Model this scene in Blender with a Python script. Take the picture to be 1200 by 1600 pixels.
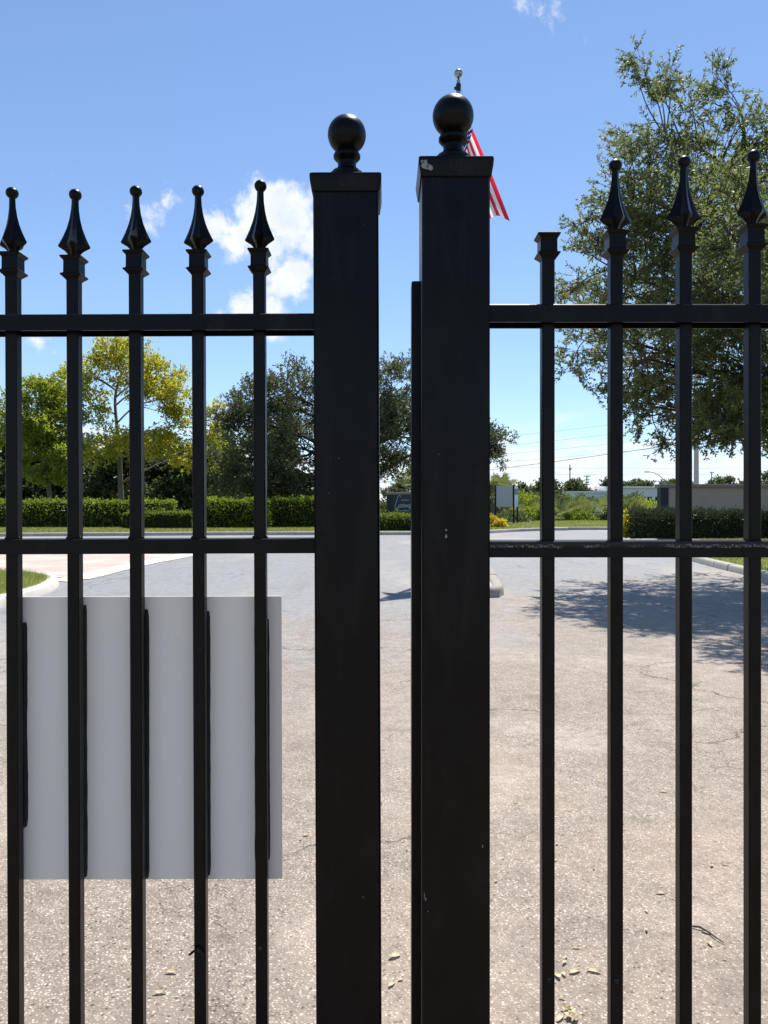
import bpy, math, random
import numpy as np
from mathutils import Vector, noise as mnoise

random.seed(7)
rng = np.random.default_rng(7)
for o in list(bpy.data.objects):
    bpy.data.objects.remove(o, do_unlink=True)
scene = bpy.context.scene
COL = scene.collection

# ------------------------------------------------------------------ camera
EYE = 1.5
cam_d = bpy.data.cameras.new('camera')
cam = bpy.data.objects.new('camera', cam_d)
COL.objects.link(cam)
cam.location = (0, 0, EYE)
cam.rotation_euler = (math.radians(90), 0, 0)
cam_d.sensor_fit = 'VERTICAL'
cam_d.sensor_height = 36
cam_d.sensor_width = 27
cam_d.lens = 27
cam_d.shift_y = -15 / 1600
cam_d.clip_start = 0.05
cam_d.clip_end = 4000
scene.camera = cam


def P(px, py, Y):
    """point at distance Y that the photograph shows at (px, py)"""
    return ((px - 600) / 1200 * Y, Y, EYE + (785 - py) / 1200 * Y)


def G(px, py):
    """point of the ground seen at (px, py)"""
    Y = EYE * 1200 / (py - 785)
    return ((px - 600) / 1200 * Y, Y)


# ------------------------------------------------------------------ light
SUN_EL = math.radians(63)
SUN_AZ = math.radians(20)          # to the right of straight ahead
sun_dir = Vector((math.sin(SUN_AZ) * math.cos(SUN_EL), math.cos(SUN_AZ) * math.cos(SUN_EL), math.sin(SUN_EL)))
sd = bpy.data.lights.new('sun', 'SUN')
sd.energy = 4.6
sd.angle = math.radians(0.53)
sd.color = (1.0, 0.955, 0.88)
sun = bpy.data.objects.new('sun', sd)
COL.objects.link(sun)
sun.rotation_euler = (-sun_dir).to_track_quat('-Z', 'Y').to_euler()
sun.location = sun_dir * 60

scene.view_settings.view_transform = 'Standard'
scene.view_settings.look = 'None'
scene.view_settings.gamma = 1
scene.view_settings.use_curve_mapping = False
scene.view_settings.exposure = 0.7


# ------------------------------------------------------------------ node helpers
class NT:
    def __init__(self, tree):
        self.t = tree
        self.n = tree.nodes
        self.l = tree.links
        self.n.clear()

    def node(self, typ, **kw):
        nd = self.n.new(typ)
        for k, v in kw.items():
            setattr(nd, k, v)
        return nd

    def link(self, a, b):
        self.l.new(a, b)

    def setin(self, nd, **kw):
        for k, v in kw.items():
            s = nd.inputs[k.replace('_', ' ')] if k.replace('_', ' ') in nd.inputs else nd.inputs[k]
            if isinstance(v, bpy.types.NodeSocket):
                self.l.new(v, s)
            else:
                s.default_value = v
        return nd

    def put(self, sock, v):
        if isinstance(v, bpy.types.NodeSocket):
            self.l.new(v, sock)
        else:
            sock.default_value = v

    def math(self, op, a, b=0.0, c=0.0, clamp=False):
        m = self.node('ShaderNodeMath', operation=op, use_clamp=clamp)
        self.put(m.inputs[0], a)
        self.put(m.inputs[1], b)
        self.put(m.inputs[2], c)
        return m.outputs[0]

    def vmath(self, op, a, b=(0, 0, 0), scale=None):
        m = self.node('ShaderNodeVectorMath', operation=op)
        self.put(m.inputs[0], a)
        self.put(m.inputs[1], b)
        if scale is not None:
            self.put(m.inputs['Scale'], scale)
        return m.outputs['Value'] if op in ('LENGTH', 'DISTANCE', 'DOT_PRODUCT') else m.outputs['Vector']

    def smooth(self, v, a, b):
        m = self.node('ShaderNodeMapRange', interpolation_type='SMOOTHSTEP')
        self.put(m.inputs[0], v)
        m.inputs[1].default_value = a
        m.inputs[2].default_value = b
        return m.outputs[0]

    def noise(self, vec, scale, detail=3, rough=0.55, dist=0.0):
        m = self.node('ShaderNodeTexNoise')
        if vec is not None:
            self.l.new(vec, m.inputs['Vector'])
        m.inputs['Scale'].default_value = scale
        m.inputs['Detail'].default_value = detail
        m.inputs['Roughness'].default_value = rough
        m.inputs['Distortion'].default_value = dist
        return m

    def mix(self, f, a, b, blend='MIX'):
        m = self.node('ShaderNodeMix', data_type='RGBA', blend_type=blend)
        self.put(m.inputs['Factor'], f)
        ia = [s for s in m.inputs if s.name == 'A' and s.type == 'RGBA'][0]
        ib = [s for s in m.inputs if s.name == 'B' and s.type == 'RGBA'][0]
        self.put(ia, a if isinstance(a, bpy.types.NodeSocket) else (*a, 1))
        self.put(ib, b if isinstance(b, bpy.types.NodeSocket) else (*b, 1))
        return [s for s in m.outputs if s.type == 'RGBA'][0]

    def ramp(self, f, stops):
        r = self.node('ShaderNodeValToRGB')
        el = r.color_ramp.elements
        while len(el) < len(stops):
            el.new(0.5)
        for e, (p, c) in zip(el, stops):
            e.position = p
            e.color = (*c, 1)
        self.put(r.inputs[0], f)
        return r.outputs[0]

    def bump(self, h, strength=0.3, dist=0.01, normal=None):
        b = self.node('ShaderNodeBump')
        b.inputs['Strength'].default_value = strength
        b.inputs['Distance'].default_value = dist
        self.put(b.inputs['Height'], h)
        if normal is not None:
            self.l.new(normal, b.inputs['Normal'])
        return b.outputs[0]


def new_mat(name):
    m = bpy.data.materials.new(name)
    m.use_nodes = True
    t = NT(m.node_tree)
    out = t.node('ShaderNodeOutputMaterial')
    return m, t, out


def principled(t, out, color, rough=0.6, spec=0.5, metal=0.0, normal=None):
    p = t.node('ShaderNodeBsdfPrincipled')
    t.put(p.inputs['Base Color'], color if isinstance(color, bpy.types.NodeSocket) else (*color, 1))
    t.put(p.inputs['Roughness'], rough)
    t.put(p.inputs['Specular IOR Level'], spec)
    t.put(p.inputs['Metallic'], metal)
    if normal is not None:
        t.link(normal, p.inputs['Normal'])
    t.link(p.outputs[0], out.inputs['Surface'])
    return p


def simple_mat(name, color, rough=0.6, spec=0.5, var=0.15, scale=6.0, metal=0.0, bump=0.0, bscale=40):
    m, t, out = new_mat(name)
    tc = t.node('ShaderNodeTexCoord').outputs['Object']
    n = t.noise(tc, scale, 4)
    c = t.mix(n.outputs['Fac'], tuple(x * (1 - var) for x in color), tuple(min(1, x * (1 + var)) for x in color))
    nr = None
    if bump:
        nr = t.bump(t.noise(tc, bscale, 4).outputs['Fac'], bump, 0.01)
    principled(t, out, c, rough, spec, metal, nr)
    return m


# ------------------------------------------------------------------ world: sky with clouds
world = bpy.data.worlds.new('World')
scene.world = world
world.use_nodes = True
W = NT(world.node_tree)
wout = W.node('ShaderNodeOutputWorld')
sky = W.node('ShaderNodeTexSky', sky_type='NISHITA')
sky.sun_disc = False
sky.sun_elevation = SUN_EL
sky.sun_rotation = SUN_AZ
sky.air_density = 0.9
sky.dust_density = 0.0
sky.ozone_density = 3.0
sky.altitude = 0
direc = W.vmath('NORMALIZE', W.node('ShaderNodeTexCoord').outputs['Generated'])
sep = W.node('ShaderNodeSeparateXYZ')
W.link(direc, sep.inputs[0])
elev = sep.outputs['Z']
cl_noise = W.noise(direc, 17.0, 7, 0.62, 0.25).outputs['Fac']
cl_fine = W.noise(direc, 75.0, 5, 0.65).outputs['Fac']


def dirpx(px, py):
    v = Vector(((px - 600) / 1200, 1, (785 - py) / 1200))
    return v.normalized()


blobs = []
for px, py, r, w in [(346, 350, 34, 1.15), (372, 368, 40, 1.15), (398, 350, 48, 1.25), (425, 322, 44, 1.25), (458, 345, 60, 1.35), (500, 375, 56, 1.3), (470, 425, 42, 1.0), (420, 385, 46, 1.0), (440, 440, 28, .85),
                     (378, 486, 34, 1.0), (415, 494, 36, 1.0), (345, 492, 20, .7), (238, 338, 26, .52), (262, 312, 16, .36), (58, 532, 30, .62), (865, 2, 30, .3)]:
    d = dirpx(px, py)
    blobs.append((d, r / 1200, w))
crnd = random.Random(3)
for i in range(9):                                        # the same fair-weather cumulus all round the horizon
    az = math.radians(45 + i * 30 + crnd.uniform(-8, 8))
    el = math.radians(crnd.uniform(14, 24))
    for k in range(2):
        a2 = az + math.radians(crnd.uniform(-4, 4))
        e2 = el + math.radians(crnd.uniform(-1.2, 1.2))
        blobs.append((Vector((math.sin(a2) * math.cos(e2), math.cos(a2) * math.cos(e2), math.sin(e2))), crnd.uniform(.035, .06), 1))
acc = None
for d, r, w in blobs:
    dist = W.vmath('DISTANCE', direc, tuple(d))
    v = W.math('MULTIPLY_ADD', dist, -w / r, w)
    acc = v if acc is None else W.math('MAXIMUM', acc, v)
acc = W.math('MAXIMUM', acc, -0.6)
# a bank of low cloud towards the horizon
hn = W.vmath('MULTIPLY', direc, (6.0, 6.0, 22.0))
bank_noise = W.noise(hn, 1.35, 6, 0.6, 0.3).outputs['Fac']
bank = W.math('MULTIPLY', W.smooth(elev, 0.105, 0.03), W.math('GREATER_THAN', elev, -0.02))
bank_m = W.math('MULTIPLY', W.smooth(W.math('ADD', bank_noise, W.math('MULTIPLY', bank, 0.16)), 0.50, 0.66), W.smooth(elev, 0.13, 0.08))
dens = W.math('ADD', W.math('MULTIPLY', acc, 0.85), W.math('MULTIPLY_ADD', cl_noise, 2.6, -1.44))
dens = W.math('ADD', dens, W.math('MULTIPLY_ADD', cl_fine, 0.9, -0.45))
cum_m = W.smooth(dens, -0.15, 0.55)
shade = W.math('MULTIPLY_ADD', W.noise(direc, 30.0, 5, 0.6).outputs['Fac'], 2.4, -0.42, clamp=True)
cloud_m = W.math('MAXIMUM', cum_m, W.math('MULTIPLY', bank_m, 0.9))
ccol = W.mix(shade, (3.9, 4.4, 5.1), (5.4, 5.5, 5.6))
# compress the bright sky, red most, so the horizon is less white
soft = W.node('ShaderNodeVectorMath', operation='DIVIDE')
W.link(sky.outputs[0], soft.inputs[0])
W.link(W.vmath('MULTIPLY_ADD', sky.outputs[0]), soft.inputs[1])
ma = soft.inputs[1].links[0].from_node
ma.inputs[1].default_value = (1 / 13, 1 / 22, 1 / 45)
ma.inputs[2].default_value = (1, 1, 1)
hs = W.node('ShaderNodeHueSaturation')
hs.inputs['Saturation'].default_value = 1.0
W.link(soft.outputs['Vector'], hs.inputs['Color'])
fin = W.mix(W.math('MULTIPLY', cloud_m, 0.94), hs.outputs[0], ccol)
bg = W.node('ShaderNodeBackground')
W.link(fin, bg.inputs[0])
bg.inputs[1].default_value = 0.120
W.link(bg.outputs[0], wout.inputs[0])

# ------------------------------------------------------------------ mesh helpers
class MB:
    def __init__(self):
        self.v = []
        self.f = []

    def quad(self, *pts):
        b = len(self.v)
        self.v += [tuple(p) for p in pts]
        self.f.append(tuple(range(b, b + len(pts))))

    def box(self, x0, x1, y0, y1, z0, z1, ch=0.0):
        b = len(self.v)
        if ch <= 0:
            self.v += [(x, y, z) for z in (z0, z1) for x, y in ((x0, y0), (x1, y0), (x1, y1), (x0, y1))]
            self.f += [(b + 3, b + 2, b + 1, b), (b + 4, b + 5, b + 6, b + 7)]
            for i in range(4):
                j = (i + 1) % 4
                self.f.append((b + i, b + j, b + 4 + j, b + 4 + i))
            return
        # vertical edges and the two end rims chamfered
        def ring(d, z):
            return [(x0 + d + ch, y0 + d, z), (x1 - d - ch, y0 + d, z), (x1 - d, y0 + d + ch, z), (x1 - d, y1 - d - ch, z),
                    (x1 - d - ch, y1 - d, z), (x0 + d + ch, y1 - d, z), (x0 + d, y1 - d - ch, z), (x0 + d, y0 + d + ch, z)]
        rings = [ring(ch * .8, z0), ring(0, z0 + ch), ring(0, z1 - ch), ring(ch * .8, z1)]
        self.rings(rings)

    def rings(self, rings, cap0=True, cap1=True, closed=True):
        b = len(self.v)
        n = len(rings[0])
        for r in rings:
            self.v += [tuple(p) for p in r]
        for k in range(len(rings) - 1):
            for i in range(n if closed else n - 1):
                j = (i + 1) % n
                self.f.append((b + k * n + i, b + k * n + j, b + (k + 1) * n + j, b + (k + 1) * n + i))
        if cap0:
            self.f.append(tuple(b + i for i in reversed(range(n))))
        if cap1:
            self.f.append(tuple(b + (len(rings) - 1) * n + i for i in range(n)))

    def lathe(self, prof, n=24, c=(0, 0, 0)):
        self.rings([[(c[0] + r * math.cos(2 * math.pi * i / n), c[1] + r * math.sin(2 * math.pi * i / n), c[2] + z) for i in range(n)] for r, z in prof])

    def tube(self, pts, radii, sides=6, caps=True):
        pts = [Vector(p) for p in pts]
        n = len(pts)
        rings = []
        up = Vector((0.13, 0.21, 1)).normalized()
        for i, p in enumerate(pts):
            t = (pts[min(i + 1, n - 1)] - pts[max(i - 1, 0)])
            if t.length < 1e-9:
                t = Vector((0, 0, 1))
            t.normalize()
            u = t.cross(up)
            if u.length < 0.05:
                u = t.cross(Vector((1, 0, 0)))
            u.normalize()
            w = t.cross(u)
            r = radii[i] if hasattr(radii, '__len__') else radii
            rings.append([p + (u * math.cos(2 * math.pi * k / sides) - w * math.sin(2 * math.pi * k / sides)) * r for k in range(sides)])
        self.rings(rings, caps, caps)

    def mesh(self, name, mat, smooth=False):
        me = bpy.data.meshes.new(name)
        me.from_pydata(self.v, [], self.f)
        me.materials.append(mat)
        if smooth:
            me.polygons.foreach_set('use_smooth', [True] * len(me.polygons))
        me.update()
        return me

    def build(self, name, mat, parent=None, loc=(0, 0, 0), smooth=False):
        return link(name, self.mesh(name, mat, smooth), parent, loc)


def link(name, me, parent=None, loc=(0, 0, 0)):
    o = bpy.data.objects.new(name, me)
    COL.objects.link(o)
    o.location = loc
    if parent is not None:
        o.parent = parent
    return o


def np_mesh(name, verts, k, mat):
    """verts: (N*k, 3) array, faces of k consecutive corners"""
    verts = np.asarray(verts, dtype=np.float32)
    nv = len(verts)
    nf = nv // k
    me = bpy.data.meshes.new(name)
    me.vertices.add(nv)
    me.vertices.foreach_set('co', verts.ravel())
    me.loops.add(nv)
    me.loops.foreach_set('vertex_index', np.arange(nv, dtype=np.int32))
    me.polygons.add(nf)
    me.polygons.foreach_set('loop_start', np.arange(0, nv, k, dtype=np.int32))
    me.materials.append(mat)
    me.update(calc_edges=True)
    return me


def tag(o, label=None, cat=None, group=None, kind=None):
    if label:
        o['label'] = label
    if cat:
        o['category'] = cat
    if group:
        o['group'] = group
    if kind:
        o['kind'] = kind
    return o


def empty(name, loc, label, cat, group=None):
    o = link(name, None, None, loc)
    o.empty_display_size = 0.1
    return tag(o, label, cat, group)


def smooth_auto(o, angle=40):
    me = o.data
    me.polygons.foreach_set('use_smooth', [True] * len(me.polygons))
    me.set_sharp_from_angle(angle=math.radians(angle))


# ------------------------------------------------------------------ materials
def mat_asphalt():
    m, t, out = new_mat('aged_asphalt')
    geo = t.node('ShaderNodeNewGeometry').outputs['Position']
    sp = t.node('ShaderNodeSeparateXYZ')
    t.link(geo, sp.inputs[0])
    x, y = sp.outputs['X'], sp.outputs['Y']
    big = t.noise(geo, 0.33, 4, 0.6).outputs['Fac']
    mid = t.noise(geo, 1.7, 5, 0.65).outputs['Fac']
    fine = t.noise(geo, 26, 4, 0.7).outputs['Fac']
    # stones
    vor = t.node('ShaderNodeTexVoronoi', feature='F1')
    t.link(geo, vor.inputs['Vector'])
    vor.inputs['Scale'].default_value = 105
    stone = t.smooth(vor.outputs['Distance'], 0.62, 0.16)
    svar = t.node('ShaderNodeSeparateColor')
    t.link(vor.outputs['Color'], svar.inputs[0])
    vor2 = t.node('ShaderNodeTexVoronoi', feature='F1')
    t.link(geo, vor2.inputs['Vector'])
    vor2.inputs['Scale'].default_value = 62
    s2 = t.node('ShaderNodeSeparateColor')
    t.link(vor2.outputs['Color'], s2.inputs[0])
    bright = t.math('MULTIPLY', t.math('GREATER_THAN', s2.outputs['Red'], 0.94), t.smooth(vor2.outputs['Distance'], 0.36, 0.24))
    dark = t.math('MULTIPLY', t.math('LESS_THAN', s2.outputs['Red'], 0.11), t.smooth(vor2.outputs['Distance'], 0.42, 0.25))
    scol = t.ramp(svar.outputs['Green'], [(0.0, (.10, .08, .065)), (0.22, (.28, .245, .207)), (0.6, (.395, .35, .30)), (0.9, (.48, .435, .38)), (1.0, (.62, .58, .52))])
    near = t.mix(stone, (.20, .172, .143), scol)
    near = t.mix(t.math('MULTIPLY', bright, 0.55), near, (.62, .58, .52))
    near = t.mix(t.math('MULTIPLY', dark, 0.85), near, (.045, .037, .032))
    # patches: pinkish, ochre and greyer wear
    near = t.mix(t.math('MULTIPLY', t.smooth(big, .45, .68), .45), near, (.41, .32, .255))
    near = t.mix(t.math('MULTIPLY', t.smooth(mid, .52, .75), .35), near, (.24, .215, .18))
    lightp = t.noise(t.vmath('ADD', geo, (31, 7, 0)), 0.8, 4, 0.6).outputs['Fac']
    near = t.mix(t.math('MULTIPLY', t.smooth(lightp, .5, .75), .3), near, (.50, .455, .40))
    # the smoother, bluish grey surfacing farther in
    blue = t.mix(fine, (.16, .166, .18), (.27, .274, .285))
    blue = t.mix(t.math('MULTIPLY', stone, .28), blue, (.30, .30, .30))
    zone = t.math('ADD', t.math('MULTIPLY_ADD', x, -0.22, t.math('MULTIPLY', y, 0.30)), t.math('MULTIPLY', t.math('SUBTRACT', big, .5), 6.0))
    zone = t.math('ADD', zone, t.math('MULTIPLY', t.math('SUBTRACT', mid, .5), 2.0))
    zf = t.smooth(zone, 1.1, 4.5)
    far_wear = t.noise(t.vmath('MULTIPLY', geo, (0.28, 0.10, 1)), 1.0, 5, 0.6).outputs['Fac']
    blue = t.mix(t.math('MULTIPLY', t.smooth(far_wear, .48, .66), .75), blue, (.335, .305, .265))
    col = t.mix(t.math('MULTIPLY', zf, .92), near, blue)
    mott = t.noise(t.vmath('ADD', geo, (7, 3, 0)), 7.5, 6, .7).outputs['Fac']
    mott2 = t.noise(t.vmath('ADD', geo, (1, 8, 0)), 38.0, 3, .6).outputs['Fac']
    k1 = t.math('MULTIPLY_ADD', mott, 1.05, .46)
    k2 = t.math('MULTIPLY_ADD', mott2, .75, .63)
    kk = t.math('MULTIPLY', k1, k2)
    sc = t.node('ShaderNodeVectorMath', operation='SCALE')
    t.link(col, sc.inputs[0])
    t.link(kk, sc.inputs['Scale'])
    col = t.mix(zf, t.mix(1.0, sc.outputs[0], (1.07, 1.01, .955), 'MULTIPLY'), t.mix(1.0, sc.outputs[0], (1.0, .995, .985), 'MULTIPLY'))
    # cracks
    wv = t.vmath('ADD', geo, t.vmath('SCALE', t.vmath('SUBTRACT', t.noise(geo, 2.2, 5, .65).outputs['Color'], (.5, .5, .5)), scale=0.55))
    vc = t.node('ShaderNodeTexVoronoi', feature='DISTANCE_TO_EDGE')
    t.link(wv, vc.inputs['Vector'])
    vc.inputs['Scale'].default_value = 0.5
    cw = t.math('MULTIPLY', t.smooth(vc.outputs['Distance'], 0.0065, 0.0012), t.smooth(t.noise(geo, 0.5, 4).outputs['Fac'], .44, .60))
    vh = t.node('ShaderNodeTexVoronoi', feature='DISTANCE_TO_EDGE')
    t.link(wv, vh.inputs['Vector'])
    vh.inputs['Scale'].default_value = 2.6
    hair = t.math('MULTIPLY', t.smooth(vh.outputs['Distance'], 0.016, 0.004), t.smooth(t.noise(t.vmath('ADD', geo, (5, 2, 0)), 0.8, 3).outputs['Fac'], .53, .66))
    cw = t.math('MAXIMUM', t.math('MULTIPLY', cw, .8), t.math('MULTIPLY', hair, .38))
    col = t.mix(t.math('MULTIPLY', cw, .85), col, (.035, .03, .026))
    # dark stains near the gate
    stain = t.smooth(t.noise(t.vmath('ADD', geo, (3.3, 9.1, 0)), 1.25, 6, .66).outputs['Fac'], .54, .74)
    col = t.mix(t.math('MULTIPLY', stain, .40), col, (.085, .07, .06))
    tyre = t.smooth(t.noise(t.vmath('MULTIPLY', geo, (1.5, .12, 1)), 1.0, 5, .62).outputs['Fac'], .55, .72)
    col = t.mix(t.math('MULTIPLY', tyre, .30), col, (.13, .12, .112))
    h = t.math('ADD', t.math('MULTIPLY', stone, .6), t.math('MULTIPLY', fine, .5))
    h = t.math('SUBTRACT', h, t.math('MULTIPLY', cw, 3.0))
    principled(t, out, col, 0.72, 0.35, 0, t.bump(h, 0.75, 0.004))
    return m


def mat_grass(name, a, b):
    m, t, out = new_mat(name)
    geo = t.node('ShaderNodeNewGeometry').outputs['Position']
    n1 = t.noise(geo, 0.5, 4).outputs['Fac']
    n2 = t.noise(geo, 18, 4, .7).outputs['Fac']
    c = t.mix(n1, a, b)
    c = t.mix(t.math('MULTIPLY', n2, .5), c, tuple(x * .45 for x in a))
    principled(t, out, c, .8, .2, 0, t.bump(n2, .8, .05))
    return m


def leaf_mat(name, stops, rough=0.42, trans=0.35, spec=0.5, tcol=None):
    m, t, out = new_mat(name)
    g = t.node('ShaderNodeNewGeometry')
    c = t.ramp(g.outputs['Random Per Island'], stops)
    n = t.noise(g.outputs['Position'], 0.55, 3).outputs['Fac']
    c = t.mix(t.math('MULTIPLY', t.smooth(n, .40, .70), .35), c, tuple(min(1, x * 1.45) for x in stops[-1][1]))
    p = t.node('ShaderNodeBsdfPrincipled')
    t.link(c, p.inputs['Base Color'])
    p.inputs['Roughness'].default_value = rough
    p.inputs['Specular IOR Level'].default_value = spec
    tr = t.node('ShaderNodeBsdfTranslucent')
    t.link(t.mix(.5, c, tcol or tuple(min(1, x * 1.9) for x in stops[-1][1])), tr.inputs[0])
    ms = t.node('ShaderNodeMixShader')
    ms.inputs[0].default_value = trans
    t.link(p.outputs[0], ms.inputs[1])
    t.link(tr.outputs[0], ms.inputs[2])
    t.link(ms.outputs[0], out.inputs['Surface'])
    return m


def mat_gate_paint(name, wear=None):
    """satin black paint; wear = (axis z from, to): bare scratched strip between those local heights"""
    m, t, out = new_mat(name)
    tc = t.node('ShaderNodeTexCoord').outputs['Object']
    n1 = t.noise(tc, 9, 5, .65).outputs['Fac']
    n2 = t.noise(t.vmath('MULTIPLY', tc, (60, 60, 6)), 1.0, 4, .6).outputs['Fac']
    c = t.mix(t.smooth(n1, .35, .75), (.0012, .0012, .0013), (.0050, .0047, .0045))
    c = t.mix(t.math('MULTIPLY', t.smooth(n2, .55, .8), .35), c, (.014, .013, .012))
    dust = t.noise(t.vmath('MULTIPLY', tc, (14, 14, 3.5)), 1.0, 6, .7, .5).outputs['Fac']
    c = t.mix(t.math('MULTIPLY', t.smooth(dust, .5, .75), .5), c, (.018, .0155, .0135))
    fl = t.noise(tc, 150, 2, .5).outputs['Fac']
    chips = t.math('MULTIPLY', t.smooth(fl, .79, .81), t.smooth(t.noise(tc, 13, 2).outputs['Fac'], .50, .62))
    c = t.mix(t.math('MULTIPLY', chips, .6), c, (.22, .21, .2))
    rough = t.math('MULTIPLY_ADD', n1, .36, .18)
    if wear:
        sp = t.node('ShaderNodeSeparateXYZ')
        t.link(tc, sp.inputs[0])
        edge = t.noise(t.vmath('MULTIPLY', tc, (55, 1, 1)), 1.0, 6, .68).outputs['Fac']
        nn = t.noise(t.vmath('MULTIPLY', tc, (330, 1, 420)), 1.0, 3, .6).outputs['Fac']
        zc = t.math('ADD', sp.outputs['Z'], t.math('MULTIPLY_ADD', edge, .010, -.005))
        band = t.math('MULTIPLY', t.smooth(zc, wear[0], wear[0] + .0012), t.smooth(zc, wear[1], wear[1] - .001))
        long = t.smooth(t.noise(t.vmath('MULTIPLY', tc, (9, 1, 1)), 1.0, 3).outputs['Fac'], .36, .46)
        w = t.math('MULTIPLY', t.math('MULTIPLY', band, t.smooth(nn, .46, .58)), long)
        c = t.mix(t.math('MULTIPLY', w, .75), c, (.34, .33, .32))
        top_sheen = t.smooth(sp.outputs['Z'], wear[0] + .001, wear[0] + .003)
        c = t.mix(t.math('MULTIPLY', top_sheen, .5), c, (.035, .034, .034))  # sheen along the rail top, painted in as a lighter colour
        rough = t.math('ADD', rough, t.math('MULTIPLY', w, .3))
    principled(t, out, c, rough, .17, 0, t.bump(n2, .05, .002))
    return m


M = {}
M['asphalt'] = mat_asphalt()
M['grass_soil'] = mat_grass('lawn_turf', (.10, .14, .025), (.16, .19, .04))
M['field'] = mat_grass('rough_field', (.06, .09, .025), (.10, .12, .04))
M['paint'] = mat_gate_paint('black_gate_paint')
M['paint_worn'] = mat_gate_paint('worn_black_gate_paint', (1.4325, 1.4378))
M['bare_metal'] = simple_mat('bare_scuffed_metal', (.22, .22, .22), .6, .5, .5, 160)
M['galv'] = simple_mat('galvanised_screw', (.035, .034, .033), .45, .5, .3, 300, metal=.6)
M['concrete'] = simple_mat('pale_concrete', (.60, .565, .51), .85, .3, .22, 3.0, bump=.3, bscale=60)
M['kerb'] = simple_mat('kerb_concrete', (.36, .34, .31), .85, .3, .35, 4.0, bump=.4, bscale=50)
M['kerb_shaded_scuffed'] = simple_mat('shade_darkened_scuffed_kerb', (.30, .27, .24), .85, .3, .6, 5.0, bump=.5, bscale=40)  # whole kerb darkened to paint in its front-face shade; uneven tone for tyre scuffs
M['adhesive'] = simple_mat('black_adhesive', (.008, .008, .008), .6, .3, .2, 60, bump=.4, bscale=120)
M['bark'] = simple_mat('bark', (.085, .068, .054), .9, .2, .4, 14, bump=.7, bscale=30)
M['bark_pale'] = simple_mat('pale_bark', (.17, .145, .12), .9, .2, .35, 12, bump=.6, bscale=30)
M['stucco'] = simple_mat('beige_stucco', (.37, .31, .235), .9, .2, .10, 2.0, bump=.3, bscale=80)
M['stucco_cap'] = simple_mat('taupe_cap', (.23, .20, .17), .85, .2, .15, 3.0)
M['dark_panel'] = simple_mat('dark_green_panel', (.010, .017, .018), .5, .4, .2, 5)
M['white_metal'] = simple_mat('white_metal_cladding', (.74, .74, .74), .5, .4, .04, 1)
M['roof_white'] = simple_mat('white_roof', (.80, .80, .80), .6, .3, .04, .6)
M['black_wood'] = simple_mat('black_post', (.012, .012, .013), .6, .4, .2, 10)
M['sign_grey'] = simple_mat('grey_sign_back', (.46, .47, .50), .55, .4, .04, 4)
M['pole_concrete'] = simple_mat('concrete_pole', (.46, .42, .36), .85, .2, .10, 5)
M['pole_wood'] = simple_mat('weathered_pole', (.15, .13, .12), .9, .2, .2, 5)
M['lamp_metal'] = simple_mat('aluminium', (.35, .36, .38), .45, .5, .1, 5, metal=.5)
M['wire'] = simple_mat('cable', (.04, .04, .045), .7, .3, .1, 5)
M['lettering'] = simple_mat('pale_lettering', (.36, .42, .45), .5, .4, .05, 5)
M['flower'] = leaf_mat('orange_petals', [(0, (.60, .15, .03)), (.5, (.75, .28, .05)), (1, (.8, .5, .06))], .6, .35)
M['croton'] = leaf_mat('yellow_leaves', [(0, (.16, .20, .02)), (.5, (.42, .38, .03)), (1, (.62, .50, .04))], .5, .35)
M['blade'] = leaf_mat('grass_blades', [(0, (.09, .13, .02)), (.5, (.17, .22, .035)), (1, (.28, .29, .08))], .55, .5)
M['oak'] = leaf_mat('oak_leaves', [(0, (.034, .050, .022)), (.5, (.06, .08, .032)), (.9, (.09, .11, .045)), (1, (.16, .15, .07))], .5, .32, .32, (.22, .26, .10))
M['oak_near'] = leaf_mat('oak_leaves_near', [(0, (.055, .082, .026)), (.5, (.098, .135, .040)), (.9, (.145, .18, .058)), (1, (.24, .23, .08))], .5, .45, .3, (.34, .40, .13))
M['gold'] = leaf_mat('golden_leaves', [(0, (.10, .14, .018)), (.45, (.22, .25, .024)), (.8, (.40, .38, .035)), (1, (.53, .40, .05))], .55, .55, .3, (.82, .80, .08))
M['lime'] = leaf_mat('yellow_green_leaves', [(0, (.07, .105, .016)), (.5, (.145, .19, .022)), (1, (.28, .31, .035))], .5, .48, .4, (.54, .64, .05))
M['dark_leaf'] = leaf_mat('dark_woodland_leaves', [(0, (.036, .056, .022)), (.6, (.068, .095, .035)), (1, (.13, .15, .055))], .5, .35, .3)
M['hedge'] = leaf_mat('hedge_leaves', [(0, (.06, .10, .012)), (.5, (.115, .18, .02)), (1, (.20, .26, .03))], .42, .42, .4, (.46, .58, .05))
M['hedge_dark'] = leaf_mat('clipped_dark_leaves', [(0, (.02, .034, .012)), (.6, (.035, .055, .018)), (1, (.06, .08, .03))], .38, .15, .5)
M['hedge_low'] = leaf_mat('low_hedge_leaves', [(0, (.055, .095, .014)), (.6, (.10, .155, .02)), (1, (.17, .22, .03))], .5, .38, .4, (.36, .46, .05))
M['palm'] = leaf_mat('palmetto_leaves', [(0, (.05, .085, .018)), (.5, (.10, .14, .03)), (1, (.20, .22, .06))], .4, .35, .5)
M['dry_leaf'] = leaf_mat('dry_leaf', [(0, (.20, .13, .065)), (.35, (.40, .29, .16)), (.7, (.54, .45, .29)), (1, (.64, .58, .42))], .7, .15, .3)
M['twig'] = simple_mat('dark_twig', (.06, .045, .032), .9, .2, .3, 60)
M['core'] = simple_mat('hedge_inner_twigs', (.018, .022, .010), .95, .1, .4, 5)


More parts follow.
